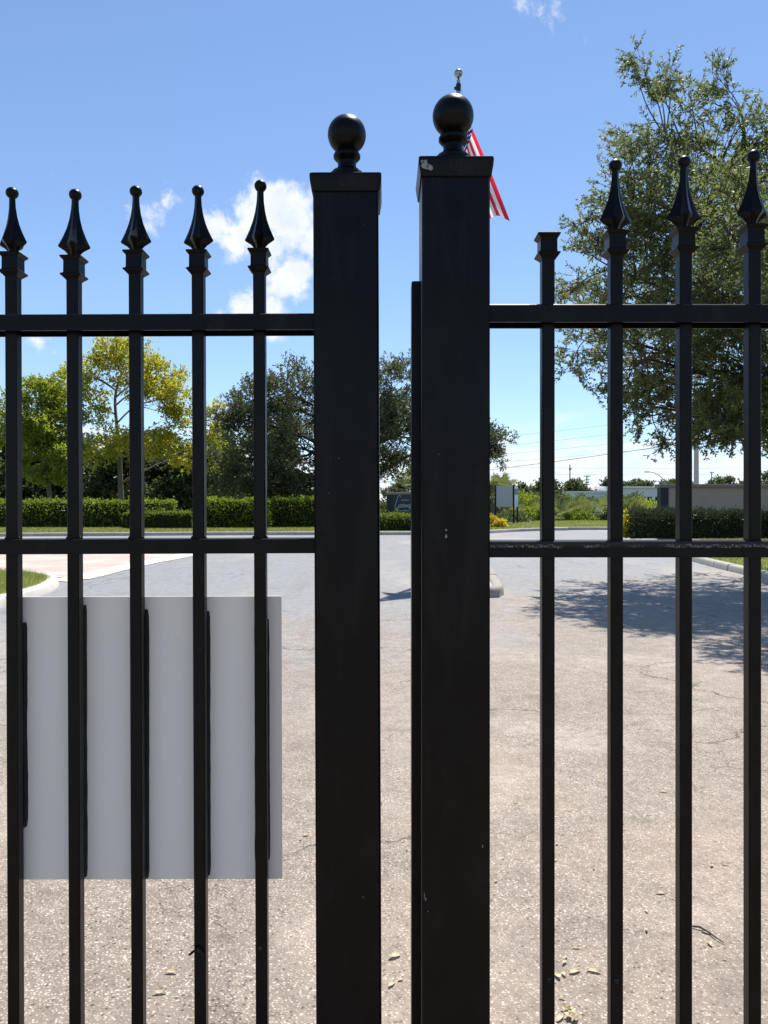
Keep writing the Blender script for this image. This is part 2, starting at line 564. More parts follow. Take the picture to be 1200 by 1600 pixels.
def mat_board():
    m, t, out = new_mat('white_board_back')
    tc = t.node('ShaderNodeTexCoord').outputs['Object']
    n = t.noise(tc, 5, 5, .6).outputs['Fac']
    sc = t.noise(t.vmath('MULTIPLY', tc, (70, 1, 7)), 1, 3, .6).outputs['Fac']
    sm = t.noise(t.vmath('MULTIPLY', tc, (10, 1, 22)), 1, 4, .7, .6).outputs['Fac']
    c = t.mix(n, (.80, .758, .685), (.86, .815, .735))
    c = t.mix(t.math('MULTIPLY', t.smooth(sc, .70, .74), .30), c, (.84, .79, .74))
    c = t.mix(t.math('MULTIPLY', t.smooth(sm, .66, .78), .25), c, (.50, .46, .43))
    principled(t, out, c, .5, .4)
    return m


def mat_pavers():
    m, t, out = new_mat('pink_pavers')
    geo = t.node('ShaderNodeNewGeometry').outputs['Position']
    b = t.node('ShaderNodeTexBrick')
    t.link(geo, b.inputs['Vector'])
    b.inputs['Scale'].default_value = 1
    b.inputs['Brick Width'].default_value = .2
    b.inputs['Row Height'].default_value = .1
    b.inputs['Mortar Size'].default_value = .006
    b.inputs['Color1'].default_value = (.49, .385, .33, 1)
    b.inputs['Color2'].default_value = (.42, .345, .30, 1)
    b.inputs['Mortar'].default_value = (.22, .18, .15, 1)
    n = t.noise(geo, .9, 5, .65).outputs['Fac']
    c = t.mix(t.smooth(n, .4, .7), b.outputs[0], (.52, .45, .395))
    principled(t, out, c, .85, .3, 0, t.bump(b.outputs['Fac'], -.4, .004))
    return m


def mat_flag():
    m, t, out = new_mat('flag_cloth')
    uv = t.node('ShaderNodeUVMap').outputs[0]
    sp = t.node('ShaderNodeSeparateXYZ')
    t.link(uv, sp.inputs[0])
    u, v = sp.outputs['X'], sp.outputs['Y']
    stripe = t.math('MODULO', t.math('FLOOR', t.math('MULTIPLY', v, 13.0)), 2.0)
    c = t.mix(stripe, (.66, .025, .05), (.86, .86, .86))
    canton = t.math('MULTIPLY', t.math('LESS_THAN', u, .24), t.math('LESS_THAN', v, 7 / 13))
    su = t.math('SINE', t.math('MULTIPLY', u, 6 * 2 * math.pi / .24))
    sv = t.math('SINE', t.math('MULTIPLY', v, 5 * 2 * math.pi / (7 / 13)))
    star = t.math('GREATER_THAN', t.math('MULTIPLY', su, sv), .62)
    c = t.mix(canton, c, t.mix(star, (.018, .028, .10), (.8, .8, .8)))
    p = t.node('ShaderNodeBsdfPrincipled')
    t.link(c, p.inputs['Base Color'])
    p.inputs['Roughness'].default_value = .8
    tr = t.node('ShaderNodeBsdfTranslucent')
    t.link(c, tr.inputs[0])
    ms = t.node('ShaderNodeMixShader')
    ms.inputs[0].default_value = .6
    t.link(p.outputs[0], ms.inputs[1])
    t.link(tr.outputs[0], ms.inputs[2])
    t.link(ms.outputs[0], out.inputs['Surface'])
    return m


def mat_poster():
    m, t, out = new_mat('blue_white_print')
    tc = t.node('ShaderNodeTexCoord').outputs['Object']
    sp = t.node('ShaderNodeSeparateXYZ')
    t.link(tc, sp.inputs[0])
    c = t.ramp(t.math('MULTIPLY_ADD', sp.outputs['Z'], 1 / 1.35, -1.25 / 1.35),
               [(0.0, (.5, .6, .7)), (.36, (.62, .74, .85)), (.40, (.72, .75, .78)), (.48, (.10, .16, .22)), (.72, (.14, .20, .25)), (.75, (.72, .75, .8))])
    principled(t, out, c, .5, .4)
    return m


M['board'] = mat_board()
M['pavers'] = mat_pavers()
M['flag'] = mat_flag()
M['poster'] = mat_poster()

# ------------------------------------------------------------------ ground, roads, verges
def sheet(name, pts, z, mat, kind='structure'):
    b = MB()
    b.quad(*[(x, y, z) for x, y in pts])
    return tag(b.build(name, mat), kind=kind)


def spline(pts, per=6):
    """Catmull-Rom through the points"""
    out = []
    n = len(pts)
    for i in range(n - 1):
        p0, p1, p2, p3 = pts[max(i - 1, 0)], pts[i], pts[i + 1], pts[min(i + 2, n - 1)]
        for k in range(per):
            t = k / per
            out.append(tuple(.5 * ((2 * p1[d]) + (-p0[d] + p2[d]) * t + (2 * p0[d] - 5 * p1[d] + 4 * p2[d] - p3[d]) * t * t + (-p0[d] + 3 * p1[d] - 3 * p2[d] + p3[d]) * t ** 3) for d in range(len(p1))))
    out.append(tuple(pts[-1]))
    return out


sheet('ground', [(-1500, -300), (1500, -300), (1500, 3000), (-1500, 3000)], -0.03, M['field'])
sheet('road', [(-60, -40), (90, -40), (90, 42.5), (-60, 42.5)], 0.0, M['asphalt'])


def kerb(name, path, mat, blk=3.0, width=.16, h=.13, left=True, joint=.012):
    """rolled kerb along path, laid in blocks; the road is on the right of the path's direction"""
    root = tag(link(name, None), kind='structure')
    pts = [Vector((x, y, 0)) for x, y in path]
    cum = [0]
    for a, b in zip(pts, pts[1:]):
        cum.append(cum[-1] + (b - a).length)

    def at(s):
        s = min(max(s, 0), cum[-1])
        for i in range(len(pts) - 1):
            if s <= cum[i + 1] or i == len(pts) - 2:
                L = cum[i + 1] - cum[i]
                f = (s - cum[i]) / L if L > 0 else 0
                d = (pts[i + 1] - pts[i]).normalized()
                return pts[i].lerp(pts[i + 1], f), d
    prof = [(-.01, -.03), (0, 0), (.012, h * .72), (.035, h * .95), (.07, h), (width - .01, h), (width, h - .01), (width, -.03)]
    s = 0
    rr = random.Random(len(path))
    while s < cum[-1] - .05:
        e = min(s + blk, cum[-1])
        nseg = max(1, int((e - s) / .35))
        jz = rr.uniform(-.004, .004)
        jo = rr.uniform(-.006, .006)
        b = MB()
        rings = []
        for k in range(nseg + 1):
            q = s + joint / 2 + (e - s - joint) * k / nseg
            p, d = at(q)
            nrm = Vector((-d.y, d.x, 0)) if left else Vector((d.y, -d.x, 0))
            rings.append([p + nrm * (o + jo) + Vector((0, 0, z + (jz if z > 0 else 0))) for o, z in prof])
        if left:
            rings = [list(reversed(r)) for r in rings]
        b.rings(rings)
        smooth_auto(b.build('kerb_block', mat, root), 50)
        s = e
    return root


# left: kerbed grass corner beside the gate
left_path = spline([(-5.45, -8), (-5.5, 4), (-5.5, 11.2), (-5.62, 13.0), (-6.25, 14.6), (-7.6, 15.7), (-9.6, 16.2), (-14, 16.5), (-30, 16.6)], 5)
kerb('kerb_left_corner', left_path, M['concrete'], 2.4, .2, .14, left=True)
lawn_l = [(x - .12, y - .12) for x, y in left_path]
sheet('lawn_left_corner', lawn_l + [(-30, -8)], .115, M['grass_soil'])

# left: paved drive joining the road, edged with a concrete band
sheet('paver_drive', [(-30, 16.62), (-9.6, 16.4), (-7.4, 15.9), (-6.3, 15.2), (-6.2, 18.75), (-5.9, 22.2), (-6.6, 25.5), (-9, 28), (-30, 28.6)], .006, M['pavers'])
band_in = spline([(-8.2, 15.75), (-6.5, 14.75), (-6.32, 17), (-6.22, 19), (-5.95, 22.0), (-6.4, 25.5), (-8.9, 28.0), (-30, 28.5)], 5)
bnd = MB()
for i, (a, b2) in enumerate(zip(band_in, band_in[1:])):
    da = Vector((b2[0] - a[0], b2[1] - a[1], 0)).normalized()
    nx, ny = da.y * .62, -da.x * .62
    pts = [(a[0], a[1], .011), (a[0] + nx, a[1] + ny, .011), (b2[0] + nx, b2[1] + ny, .011), (b2[0], b2[1], .011)]
    bnd.quad(*pts)
tag(bnd.build('concrete_band', M['concrete']), kind='structure')

# right: kerb and verge under the oak
right_path = spline([(7.0, -8), (7.15, 6), (7.25, 13), (7.45, 16), (7.75, 19), (8.3, 23), (9.2, 26.2), (11.5, 28.0), (16, 28.6), (60, 29)], 6)
kerb('kerb_right', list(right_path), M['kerb'], .92, .2, .15, left=False, joint=.03)
sheet('verge_right', [(x + .12, y - .12) for x, y in right_path] + [(60, -8)], .12, M['grass_soil'])

# across the cross street: kerb, verge with hedges, trees and signs
far_path = spline([(-60, 33.5), (-24, 33.4), (-15, 33.9), (-9, 34.8), (-4, 35.2), (-1, 35.2), (1.8, 35.4), (4.5, 36.6), (7.2, 39.6), (10, 41.2), (16, 41.8), (90, 42.3)], 5)
kerb('kerb_far_side', far_path, M['kerb'], 3.0, .2, .16, left=True)
sheet('lawn_far_side', [(x, y + .1) for x, y in far_path] + [(90, 56), (40, 60), (-60, 60)], .13, M['grass_soil'])
sheet('sidewalk', [(11.3, 47.2), (26, 45.6), (60, 45.2), (60, 47.0), (26, 47.4), (13.2, 48.4)], .138, M['concrete'])

# traffic island that carries the flagpole
isl = spline([(1.1, 12.02), (1.72, 12.06), (1.96, 12.5), (2.14, 14.5), (2.3, 16.5), (2.35, 18.6), (2.05, 19.7), (1.5, 20.0), (1.0, 19.6), (.86, 18.5), (.82, 16.5), (.76, 14.5), (.72, 12.8), (.8, 12.2), (1.1, 12.02)], 4)
kerb('kerb_island', isl, M['kerb_shaded_scuffed'], 1.5, .2, .16, left=True, joint=.008)
cx = sum(p[0] for p in isl) / len(isl)
cy = sum(p[1] for p in isl) / len(isl)
sheet('island_paving', [(cx + (x - cx) * .85, cy + (y - cy) * .96) for x, y in isl[:-1]], .135, M['pavers'])


# ------------------------------------------------------------------ vegetation
def rand_unit(n, r=rng):
    v = r.normal(size=(n, 3))
    return v / np.linalg.norm(v, axis=1, keepdims=True)


def leaf_quads(base, direc, length, width, r=rng, fold=.18):
    """folded diamond leaves from base points along direc"""
    n = len(base)
    d = direc / np.linalg.norm(direc, axis=1, keepdims=True)
    s = np.cross(d, rand_unit(n, r))
    s /= np.linalg.norm(s, axis=1, keepdims=True) + 1e-9
    nn = np.cross(s, d)
    L = length * r.uniform(.65, 1.25, (n, 1))
    Wd = width * r.uniform(.7, 1.2, (n, 1))
    mid = base + d * L * .5
    up = nn * (fold * Wd)
    q = np.stack([base, mid + s * Wd * .5 + up, base + d * L, mid - s * Wd * .5 + up], axis=1)
    return q.reshape(-1, 3)


def make_tree(name, loc, label, cat, trunk, lobes, leafm, barkm, leaf=(.1, .05), twigs=2000, per=14, twig_len=.3, clump=.3, nsub=10, seed=1, group=None, twig_geo=False,
              trunk_r=.2, droop=0.0, solid=2.2, limb_r=.08):
    """loc: base of trunk; trunk: points; lobes: (cx,cy,cz,rx,ry,rz,weight) all relative to loc"""
    r = np.random.default_rng(seed)
    root = empty(name, loc, label, cat, group)
    tb = MB()
    n = len(trunk)
    tp = spline(trunk, 4)
    rad = [trunk_r * (1 - .72 * i / (len(tp) - 1)) * (1.45 if i == 0 else 1.15 if i == 1 else 1) for i in range(len(tp))]
    tb.tube(tp, rad, 9)
    wsum = sum(l[6] for l in lobes)
    quads = []
    for lb in lobes:
        c = Vector(lb[:3])
        R = np.array(lb[3:6])
        nt = max(20, int(twigs * lb[6] / wsum))
        # limb from the trunk
        best = min(range(len(tp)), key=lambda i: (Vector(tp[i]) - c).length + .55 * max(0, tp[i][2] - c.z + .35 * (Vector((tp[i][0], tp[i][1], 0)) - Vector((c.x, c.y, 0))).length) * 3)
        a = Vector(tp[best])
        if lb[6] < .3:
            a = min((Vector(q[:3]) for q in lobes if q[6] >= .3), key=lambda q: (q - c).length)
        mid = a.lerp(c, .5) + Vector((r.normal() * .12, r.normal() * .12, .12 - droop)) * (c - a).length * .6
        limb = spline([tuple(a), tuple(mid), tuple(c)], 4)
        lr = min(rad[best] * .75, limb_r * (1 + .25 * R.mean())) * (.35 if lb[6] < .3 else 1)
        tb.tube(limb, [lr * (1 - .6 * i / (len(limb) - 1)) for i in range(len(limb))], 6)
        ns = max(3, int(nsub * (.5 + lb[6])))
        u = rand_unit(ns, r)
        rr_ = r.uniform(.25, 1.0, (ns, 1)) ** (1 / solid)
        subs = np.array(c) + u * R * rr_
        for k in range(ns):
            sp = Vector(subs[k])
            st = Vector(limb[int(r.integers(len(limb) // 2, len(limb)))])
            m2 = st.lerp(sp, .5) + Vector((r.normal(), r.normal(), r.normal())) * .10 * (sp - st).length
            sl = spline([tuple(st), tuple(m2), tuple(sp)], 3)
            tb.tube(sl, [lr * .38 * (1 - .75 * i / (len(sl) - 1)) for i in range(len(sl))], 4, False)
        # twigs gathered in clumps at the ends of the branches
        which = r.integers(0, ns, nt)
        scale = R.mean() * clump * r.uniform(.6, 1.3, (ns, 1))[which]
        off = rand_unit(nt, r) * (r.uniform(0, 1, (nt, 1)) ** .6) * scale * np.array([1, 1, .8])
        tw = subs[which] + off
        od = (tw - np.array(c)) / R
        od = od + off / (scale + 1e-6) * .8 + r.normal(size=(nt, 3)) * .5 + np.array([0, 0, .25 - droop])
        od /= np.linalg.norm(od, axis=1, keepdims=True)
        if twig_geo:
            for k in range(0, nt):
                p0 = tw[k] - od[k] * twig_len * .4
                p1 = tw[k] + od[k] * twig_len * .9
                tb.tube([p0, p1], [.006, .002], 3, False)
        tt = r.uniform(-.15, 1.0, (nt, per, 1))
        base = tw[:, None, :] + od[:, None, :] * tt * twig_len
        ld = od[:, None, :] * .75 + rand_unit(nt * per, r).reshape(nt, per, 3) * .95
        quads.append(leaf_quads(base.reshape(-1, 3), ld.reshape(-1, 3), leaf[0], leaf[1], r))
    o = tb.build('trunk', barkm, root)
    smooth_auto(o, 60)
    link('crown', np_mesh('crown', np.concatenate(quads), 4, leafm), root)
    return root


def lobe_px(px, py, Y, rpx, rpy, ry, w, loc):
    x, y, z = P(px, py, Y)
    return (x - loc[0], y - loc[1], z - loc[2], rpx * Y / 1200, ry, rpy * Y / 1200, w)


# live oak on the right verge, its crown reaching over the road
L = (8.9, 14.6, .1)
lobes = []
for px, py, Y, rx, rz, ry, w in [
        (960, 420, 13.2, 62, 70, 1.2, .9), (930, 520, 14.0, 55, 50, 1.3, .6), (1010, 560, 13, 70, 70, 1.6, 1.2), (990, 310, 13.4, 66, 80, 1.3, 1.1),
        (1040, 215, 13.8, 68, 70, 1.2, 1.0), (1055, 330, 12.6, 80, 80, 1.6, 1.4), (1110, 440, 12.4, 90, 90, 1.9, 1.7), (1130, 580, 13.0, 90, 80, 1.9, 1.6),
        (1020, 635, 13.6, 45, 36, 1.0, .45), (1130, 655, 12.0, 60, 36, 1.0, .6), (1120, 260, 14.2, 60, 70, 1.3, .9), (1050, 470, 15.8, 100, 110, 1.6, 1.6),
        (1190, 400, 14.5, 80, 150, 1.8, 1.6), (1205, 560, 12, 80, 110, 1.8, 1.3), (960, 480, 16.2, 60, 70, 1.2, .7), (1230, 300, 15.5, 60, 90, 1.5, .9),
        (1320, 330, 13.5, 120, 150, 2.2, 2.0), (1420, 450, 13.5, 130, 150, 2.5, 2.0), (1330, 520, 16.5, 150, 150, 2.0, 1.8), (1360, 560, 11, 130, 110, 1.5, 1.3), (1520, 540, 15, 120, 120, 2.4, 1.4),
        (1120, 520, 17.4, 90, 90, 1.6, 1.2), (1160, 350, 9.9, 55, 80, .8, .6), (1210, 430, 9.4, 70, 80, .9, .7), (1310, 420, 9.4, 90, 110, 1.1, .9), (1430, 470, 9.6, 110, 120, 1.2, .9), (1165, 225, 14.4, 34, 44, .8, .3), (1200, 215, 14.6, 34, 60, .8, .35), (1175, 640, 13.2, 45, 50, 1.2, .6), (1100, 680, 13, 40, 16, .8, .2), (1240, 640, 13.5, 60, 60, 1.4, .7)]:
    lobes.append(lobe_px(px, py, Y, rx, rz, ry, w, L))
# upright shoots at the top
for px, py, Y, rx, rz in [(990, 92, 13.6, 9, 14), (1010, 122, 13.6, 12, 24), (1030, 140, 13.7, 15, 30), (1048, 120, 13.7, 10, 26), (1120, 120, 14, 9, 22), (1112, 160, 14, 13, 34), (1140, 150, 14, 10, 28),
                          (905, 350, 13.2, 14, 16), (890, 460, 13.2, 18, 14), (893, 575, 13.8, 18, 12), (940, 612, 13.8, 14, 12), (1068, 668, 12.6, 14, 14), (1040, 695, 13, 7, 8), (1155, 690, 12, 22, 14), (1178, 280, 14, 20, 40)]:
    lobes.append(lobe_px(px, py, Y, rx, rz, .25, .07, L))
make_tree('live_oak', L, 'large green live oak at right whose crown rises above the right gate', 'tree',
          [(0, 0, -.1), (.05, 0, 1.2), (-.05, 0, 2.6), (-.2, -.1, 4.0), (-.9, -.3, 5.3), (-1.9, -.5, 6.5), (-2.7, -.7, 7.4)], lobes, M['oak_near'], M['bark'],
          leaf=(.075, .030), twigs=8600, per=20, twig_len=.27, clump=.29, nsub=19, seed=11, twig_geo=True, trunk_r=.22, limb_r=.038)

# dark live oak beyond the cross street
L = (-1.4, 49, .10)
lobes = [lobe_px(q[0], q[1], q[2] + 3, *q[3:], L) for q in [
    (395, 625, 44, 48, 34, 2.2, .7), (372, 655, 44, 34, 20, 1.5, .35), (400, 730, 44, 55, 50, 2.2, 1.0), (455, 620, 43, 55, 50, 2.4, 1.1), (470, 700, 42, 60, 55, 2.4, 1.3), (545, 610, 45, 60, 55, 2.6, 1.2),
    (612, 610, 44, 45, 55, 2.6, 1.0), (560, 690, 43, 60, 50, 2.6, 1.1), (625, 680, 45, 50, 45, 2.6, .9), (690, 660, 45, 50, 50, 2.6, .9), (745, 690, 45, 34, 24, 2, .5), (778, 690, 44, 22, 14, 1, .18), (440, 765, 42.5, 60, 24, 1.8, .6),
    (350, 745, 45, 28, 45, 1.5, .4), (612, 728, 46, 40, 18, 2, .35), (775, 718, 44, 14, 7, .8, .05)]]
make_tree('live_oak', L, 'dark green spreading live oak behind the low dark monument sign', 'tree',
          [(0, 0, -.1), (.05, 0, .8), (-.1, 0, 1.6), (-.3, 0, 2.6), (-.6, -.3, 4.2), (-.7, -.3, 6.5)], lobes, M['oak'], M['bark'],
          leaf=(.15, .072), twigs=11500, per=12, twig_len=.42, clump=.40, nsub=16, seed=21, trunk_r=.38, limb_r=.09)

# golden tree with open branching
L = (P(187, 785, 50)[0], 50, .1)
lobes = [lobe_px(*q, L) for q in [
    (175, 552, 50, 28, 20, 1.3, .8), (205, 570, 50, 42, 28, 1.8, 1.0), (250, 590, 50, 38, 30, 1.8, 1.2), (275, 620, 49, 24, 30, 1.4, .9), (150, 590, 50, 24, 28, 1.4, .4), (120, 585, 50, 22, 20, 1.0, .35),
    (145, 635, 49, 22, 22, 1.4, .4), (225, 610, 49, 34, 20, 1.6, .5), (265, 668, 49, 22, 30, 1.3, .55), (220, 690, 48, 34, 22, 1.6, .5), (285, 710, 48, 16, 22, 1, .35), (160, 690, 48, 40, 32, 1.5, .8), (335, 655, 51, 20, 22, 1.2, .5), (345, 705, 51, 22, 32, 1.2, .4)]]
make_tree('golden_tree', L, 'tall golden yellow tree with open crown and bare branches showing', 'tree',
          [(0, 0, -.1), (.1, 0, 1.2), (.05, 0, 2.6), (0, 0, 4.2), (-.15, 0, 6.0), (-.3, 0, 8.2), (.1, 0, 9.8)], lobes, M['gold'], M['bark_pale'],
          leaf=(.20, .11), twigs=3300, per=7, twig_len=.5, clump=.42, nsub=11, seed=31, trunk_r=.22, limb_r=.05)

# yellow-green neighbour
L = (P(75, 785, 47)[0], 47, .1)
lobes = [lobe_px(*q, L) for q in [
    (60, 625, 47, 30, 26, 1.6, 1), (90, 615, 47, 26, 24, 1.6, .9), (55, 670, 46, 34, 34, 1.8, 1.3), (90, 670, 47, 28, 40, 1.8, 1.2), (70, 720, 46, 36, 30, 1.7, 1.0), (105, 720, 46, 18, 26, 1.3, .6), (20, 660, 47, 24, 40, 1.6, .8)]]
make_tree('yellow_green_tree', L, 'dense yellow-green tree left of the golden one', 'tree',
          [(0, 0, -.1), (.1, 0, 1.4), (0, 0, 3.2), (-.2, 0, 5.4)], lobes, M['lime'], M['bark_pale'],
          leaf=(.20, .11), twigs=3200, per=8, twig_len=.5, clump=.40, nsub=10, seed=41, trunk_r=.2, limb_r=.05)

# woodland behind the hedges: each tree its own
wood = [(-40, 60, 190, 'dark tree at the far left edge, taller than the hedge behind it'), (30, 64, 120, 'shaded tree behind the yellow-green tree'), (120, 66, 100, 'low dark tree between the yellow-green and golden trees'),
        (185, 62, 95, 'dark bushy tree behind the golden trunk'), (255, 66, 98, 'dark tree right of the golden trunk'), (310, 62, 84, 'dark low tree right of the golden crown'),
        (345, 66, 105, 'dark tree in the gap left of the spreading oak'), (430, 68, 110, 'shaded tree half hidden behind the spreading oak')]
for i, (px, Y, hp, lab) in enumerate(wood):
    L = (P(px, 785, Y)[0], Y, 0)
    H = EYE + hp * Y / 1200
    w = 2.9
    rr = random.Random(100 + i)
    lobes = [(rr.uniform(-1, 1), rr.uniform(-.6, .6), H * rr.uniform(.25, .9), w * rr.uniform(.5, .8), 1.8, H * rr.uniform(.13, .2), 1) for _ in range(8)] + [(0, 0, H * .86, w * .5, 1.5, H * .14, 1.0), (-1.6, -1, 1.6, 2.0, 1.2, 1.4, 2.2), (1.6, -1, 1.7, 2.0, 1.2, 1.4, 2.2), (0, .5, 2.6, 2.4, 1.2, 1.6, 2)]
    make_tree('woodland_tree', L, lab, 'tree', [(0, 0, -.1), (.1, 0, H * .3), (-.1, 0, H * .75)], lobes, M['dark_leaf'], M['bark'],
              leaf=(.30, .17), twigs=2600, per=9, twig_len=.5, clump=.55, nsub=8, seed=60 + i, trunk_r=.2, group='dark woodland trees behind the hedges')


def hedge(name, x0, x1, y0, y1, h, label, mat, leaf=(.09, .05), dens=260, seed=5, round_=.15, base=.13):
    r = np.random.default_rng(seed)
    root = empty(name, ((x0 + x1) / 2, (y0 + y1) / 2, base), label, 'hedge')
    hx, hy = (x1 - x0) / 2, (y1 - y0) / 2
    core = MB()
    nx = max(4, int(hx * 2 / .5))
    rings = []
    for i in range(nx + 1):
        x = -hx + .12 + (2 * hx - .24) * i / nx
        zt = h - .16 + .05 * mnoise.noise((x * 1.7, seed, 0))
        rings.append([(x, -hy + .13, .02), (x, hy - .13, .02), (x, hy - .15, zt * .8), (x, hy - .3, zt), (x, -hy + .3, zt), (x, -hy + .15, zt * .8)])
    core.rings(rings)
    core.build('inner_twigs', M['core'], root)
    # leaves over the clipped surface, a few layers deep
    areas = [('f', 2 * hx * h), ('b', 2 * hx * h * .5), ('t', 2 * hx * 2 * hy), ('l', 2 * hy * h), ('r', 2 * hy * h)]
    P_ = []
    N_ = []
    for k, a in areas:
        n = int(a * dens)
        u, v = r.uniform(-1, 1, n), r.uniform(0, 1, n)
        if k in 'fb':
            s = -1 if k == 'f' else 1
            p = np.stack([u * hx, np.full(n, s * hy), v * h], 1)
            nn = np.tile([0, s, .25], (n, 1))
        elif k == 't':
            p = np.stack([u * hx, (v * 2 - 1) * hy, np.full(n, h)], 1)
            nn = np.tile([0, 0, 1.], (n, 1))
        else:
            s = -1 if k == 'l' else 1
            p = np.stack([np.full(n, s * hx), u * hy, v * h], 1)
            nn = np.tile([s, 0, .25], (n, 1))
        P_.append(p)
        N_.append(nn)
    p = np.concatenate(P_)
    nn = np.concatenate(N_)
    # lumpy surface, rounded shoulders
    lump = np.array([mnoise.noise(Vector((q[0] * 1.3 + seed, q[1] * 1.3, q[2] * 1.6))) + .6 * mnoise.noise(Vector((q[0] * 4.1, q[1] * 4.1 + seed, q[2] * 4.1))) for q in p])[:, None]
    rad = np.maximum(0, np.abs(p) / np.array([hx, hy, h]) - (1 - round_ / np.array([hx, hy, h])))
    p = p + nn * (lump * .15 - np.abs(r.normal(0, .07, (len(p), 1)))) - np.sign(p) * rad * np.array([hx, hy, h]) * .35
    sprig = (r.uniform(0, 1, (len(p), 1)) < .07) * r.uniform(0, .20, (len(p), 1))
    p = p + np.array([[0, 0, 1.]]) * sprig * (p[:, 2:3] > h * .8)
    p[:, 2] = np.maximum(p[:, 2], .02)
    d = nn + rand_unit(len(p), r) * 1.0 + np.array([0, 0, .35])
    link('foliage', np_mesh('foliage', leaf_quads(p, d, leaf[0], leaf[1], r), 4, mat), root)
    return root


hedge('clipped_hedge', -24, -11.3, 40.8, 42.0, 1.46, 'long clipped green hedge at left below the yellow trees', M['hedge'], (.15, .09), 190, 3)
hedge('clipped_hedge', -9.5, -6.0, 40.2, 41.5, 1.52, 'bright green clipped hedge between the fourth and fifth pickets', M['hedge'], (.15, .09), 230, 4)
hedge('clipped_hedge', -5.95, -1.2, 41.0, 42.4, 1.60, 'shaded clipped hedge under the spreading oak beside the left gate post', M['hedge'], (.15, .09), 190, 6)
hedge('low_hedge', -13.4, -9.7, 38.9, 40.3, 1.0, 'low rounded clipped hedge standing in front of the long hedge', M['hedge_low'], (.10, .06), 420, 7, .45)
hedge('low_hedge', -.4, 5.2, 37.4, 38.6, .82, 'low hedge in front of the dark monument sign', M['hedge_low'], (.11, .06), 330, 8, .2)
hedge('clipped_hedge', 9.3, 20, 28.75, 30.1, 1.10, 'dark clipped hedge in front of the beige wall at right', M['hedge_dark'], (.10, .055), 480, 9, .2, .12)


def blades(name, poly, n, h, w, z, mat, seed, label, lean=.5, ymax=None):
    """grass blades, scattered inside a polygon"""
    r = np.random.default_rng(seed)
    poly = np.array(poly)
    lo, hi = poly.min(0), poly.max(0)
    pts = r.uniform(lo, hi, (n * 4, 2))
    inside = np.zeros(len(pts), bool)
    j = len(poly) - 1
    for i in range(len(poly)):
        xi, yi = poly[i]
        xj, yj = poly[j]
        c = ((yi > pts[:, 1]) != (yj > pts[:, 1])) & (pts[:, 0] < (xj - xi) * (pts[:, 1] - yi) / (yj - yi + 1e-12) + xi)
        inside ^= c
        j = i
    pts = pts[inside][:n]
    k = len(pts)
    base = np.concatenate([pts, np.full((k, 1), z)], 1)
    a = r.uniform(0, 2 * np.pi, (k, 1))
    side = np.concatenate([np.cos(a), np.sin(a), np.zeros((k, 1))], 1) * w * .5
    top = base + np.concatenate([r.normal(0, lean, (k, 2)), np.ones((k, 1))], 1) * h * r.uniform(.5, 1.3, (k, 1))
    q = np.stack([base - side, base + side, top], 1).reshape(-1, 3)
    o = link(name, np_mesh(name, q, 3, mat))
    return tag(o, label, 'grass', kind='stuff')


blades('grass', [p for p in lawn_l if p[1] > 9 and p[0] > -15] + [(-15, 9)], 90000, .075, .010, .115, M['blade'], 1, 'short green grass on the kerbed corner at far left')
blades('grass', [(-24, 34.0), (-15, 34.5), (-9, 35.4), (-4, 35.8), (-1.5, 35.8), (-1.5, 42.3), (-24, 42.3)], 70000, .09, .03, .13, M['blade'], 2, 'strip of lawn in front of the far left hedges')
blades('grass', [(4.5, 37.3), (7.2, 40.2), (10, 41.8), (16, 42.4), (34, 42.8), (34, 56), (5, 56)], 90000, .10, .03, .13, M['blade'], 3, 'sunlit lawn across the street around the board sign')
blades('grass', [(7.6, 9), (7.7, 16), (8.1, 19.5), (8.7, 23.5), (9.6, 26.5), (11.7, 28.2), (20, 28.6), (20, 9)], 70000, .08, .02, .12, M['blade'], 4, 'grass on the verge behind the right kerb')


def shrub(name, loc, label, mats, size, n, leaf, seed, cat='shrub', group=None):
    r = np.random.default_rng(seed)
    root = empty(name, loc, label, cat, group)
    st = MB()
    for k in range(7):
        a = r.uniform(0, 6.28)
        st.tube([(0, 0, 0), (math.cos(a) * size[0] * .4, math.sin(a) * size[1] * .4, size[2] * .6)], [.02, .008], 4)
    st.build('stems', M['bark'], root)
    for nm, m, f in mats:
        k = int(n * f)
        u = rand_unit(k, r)
        u[:, 2] = np.abs(u[:, 2])
        cl = np.array([mnoise.noise(Vector((q[0] * 2.3 + seed, q[1] * 2.3, q[2] * 2.3))) for q in u])[:, None]
        p = u * np.array(size) * (r.uniform(.1, 1, (k, 1)) ** .5) * (.85 + .4 * cl) + np.array([0, 0, .03])
        link(nm, np_mesh(nm, leaf_quads(p, u + rand_unit(k, r) * .8 + np.array([0, 0, .3]), leaf[0], leaf[1], r), 4, m), root)
    return root


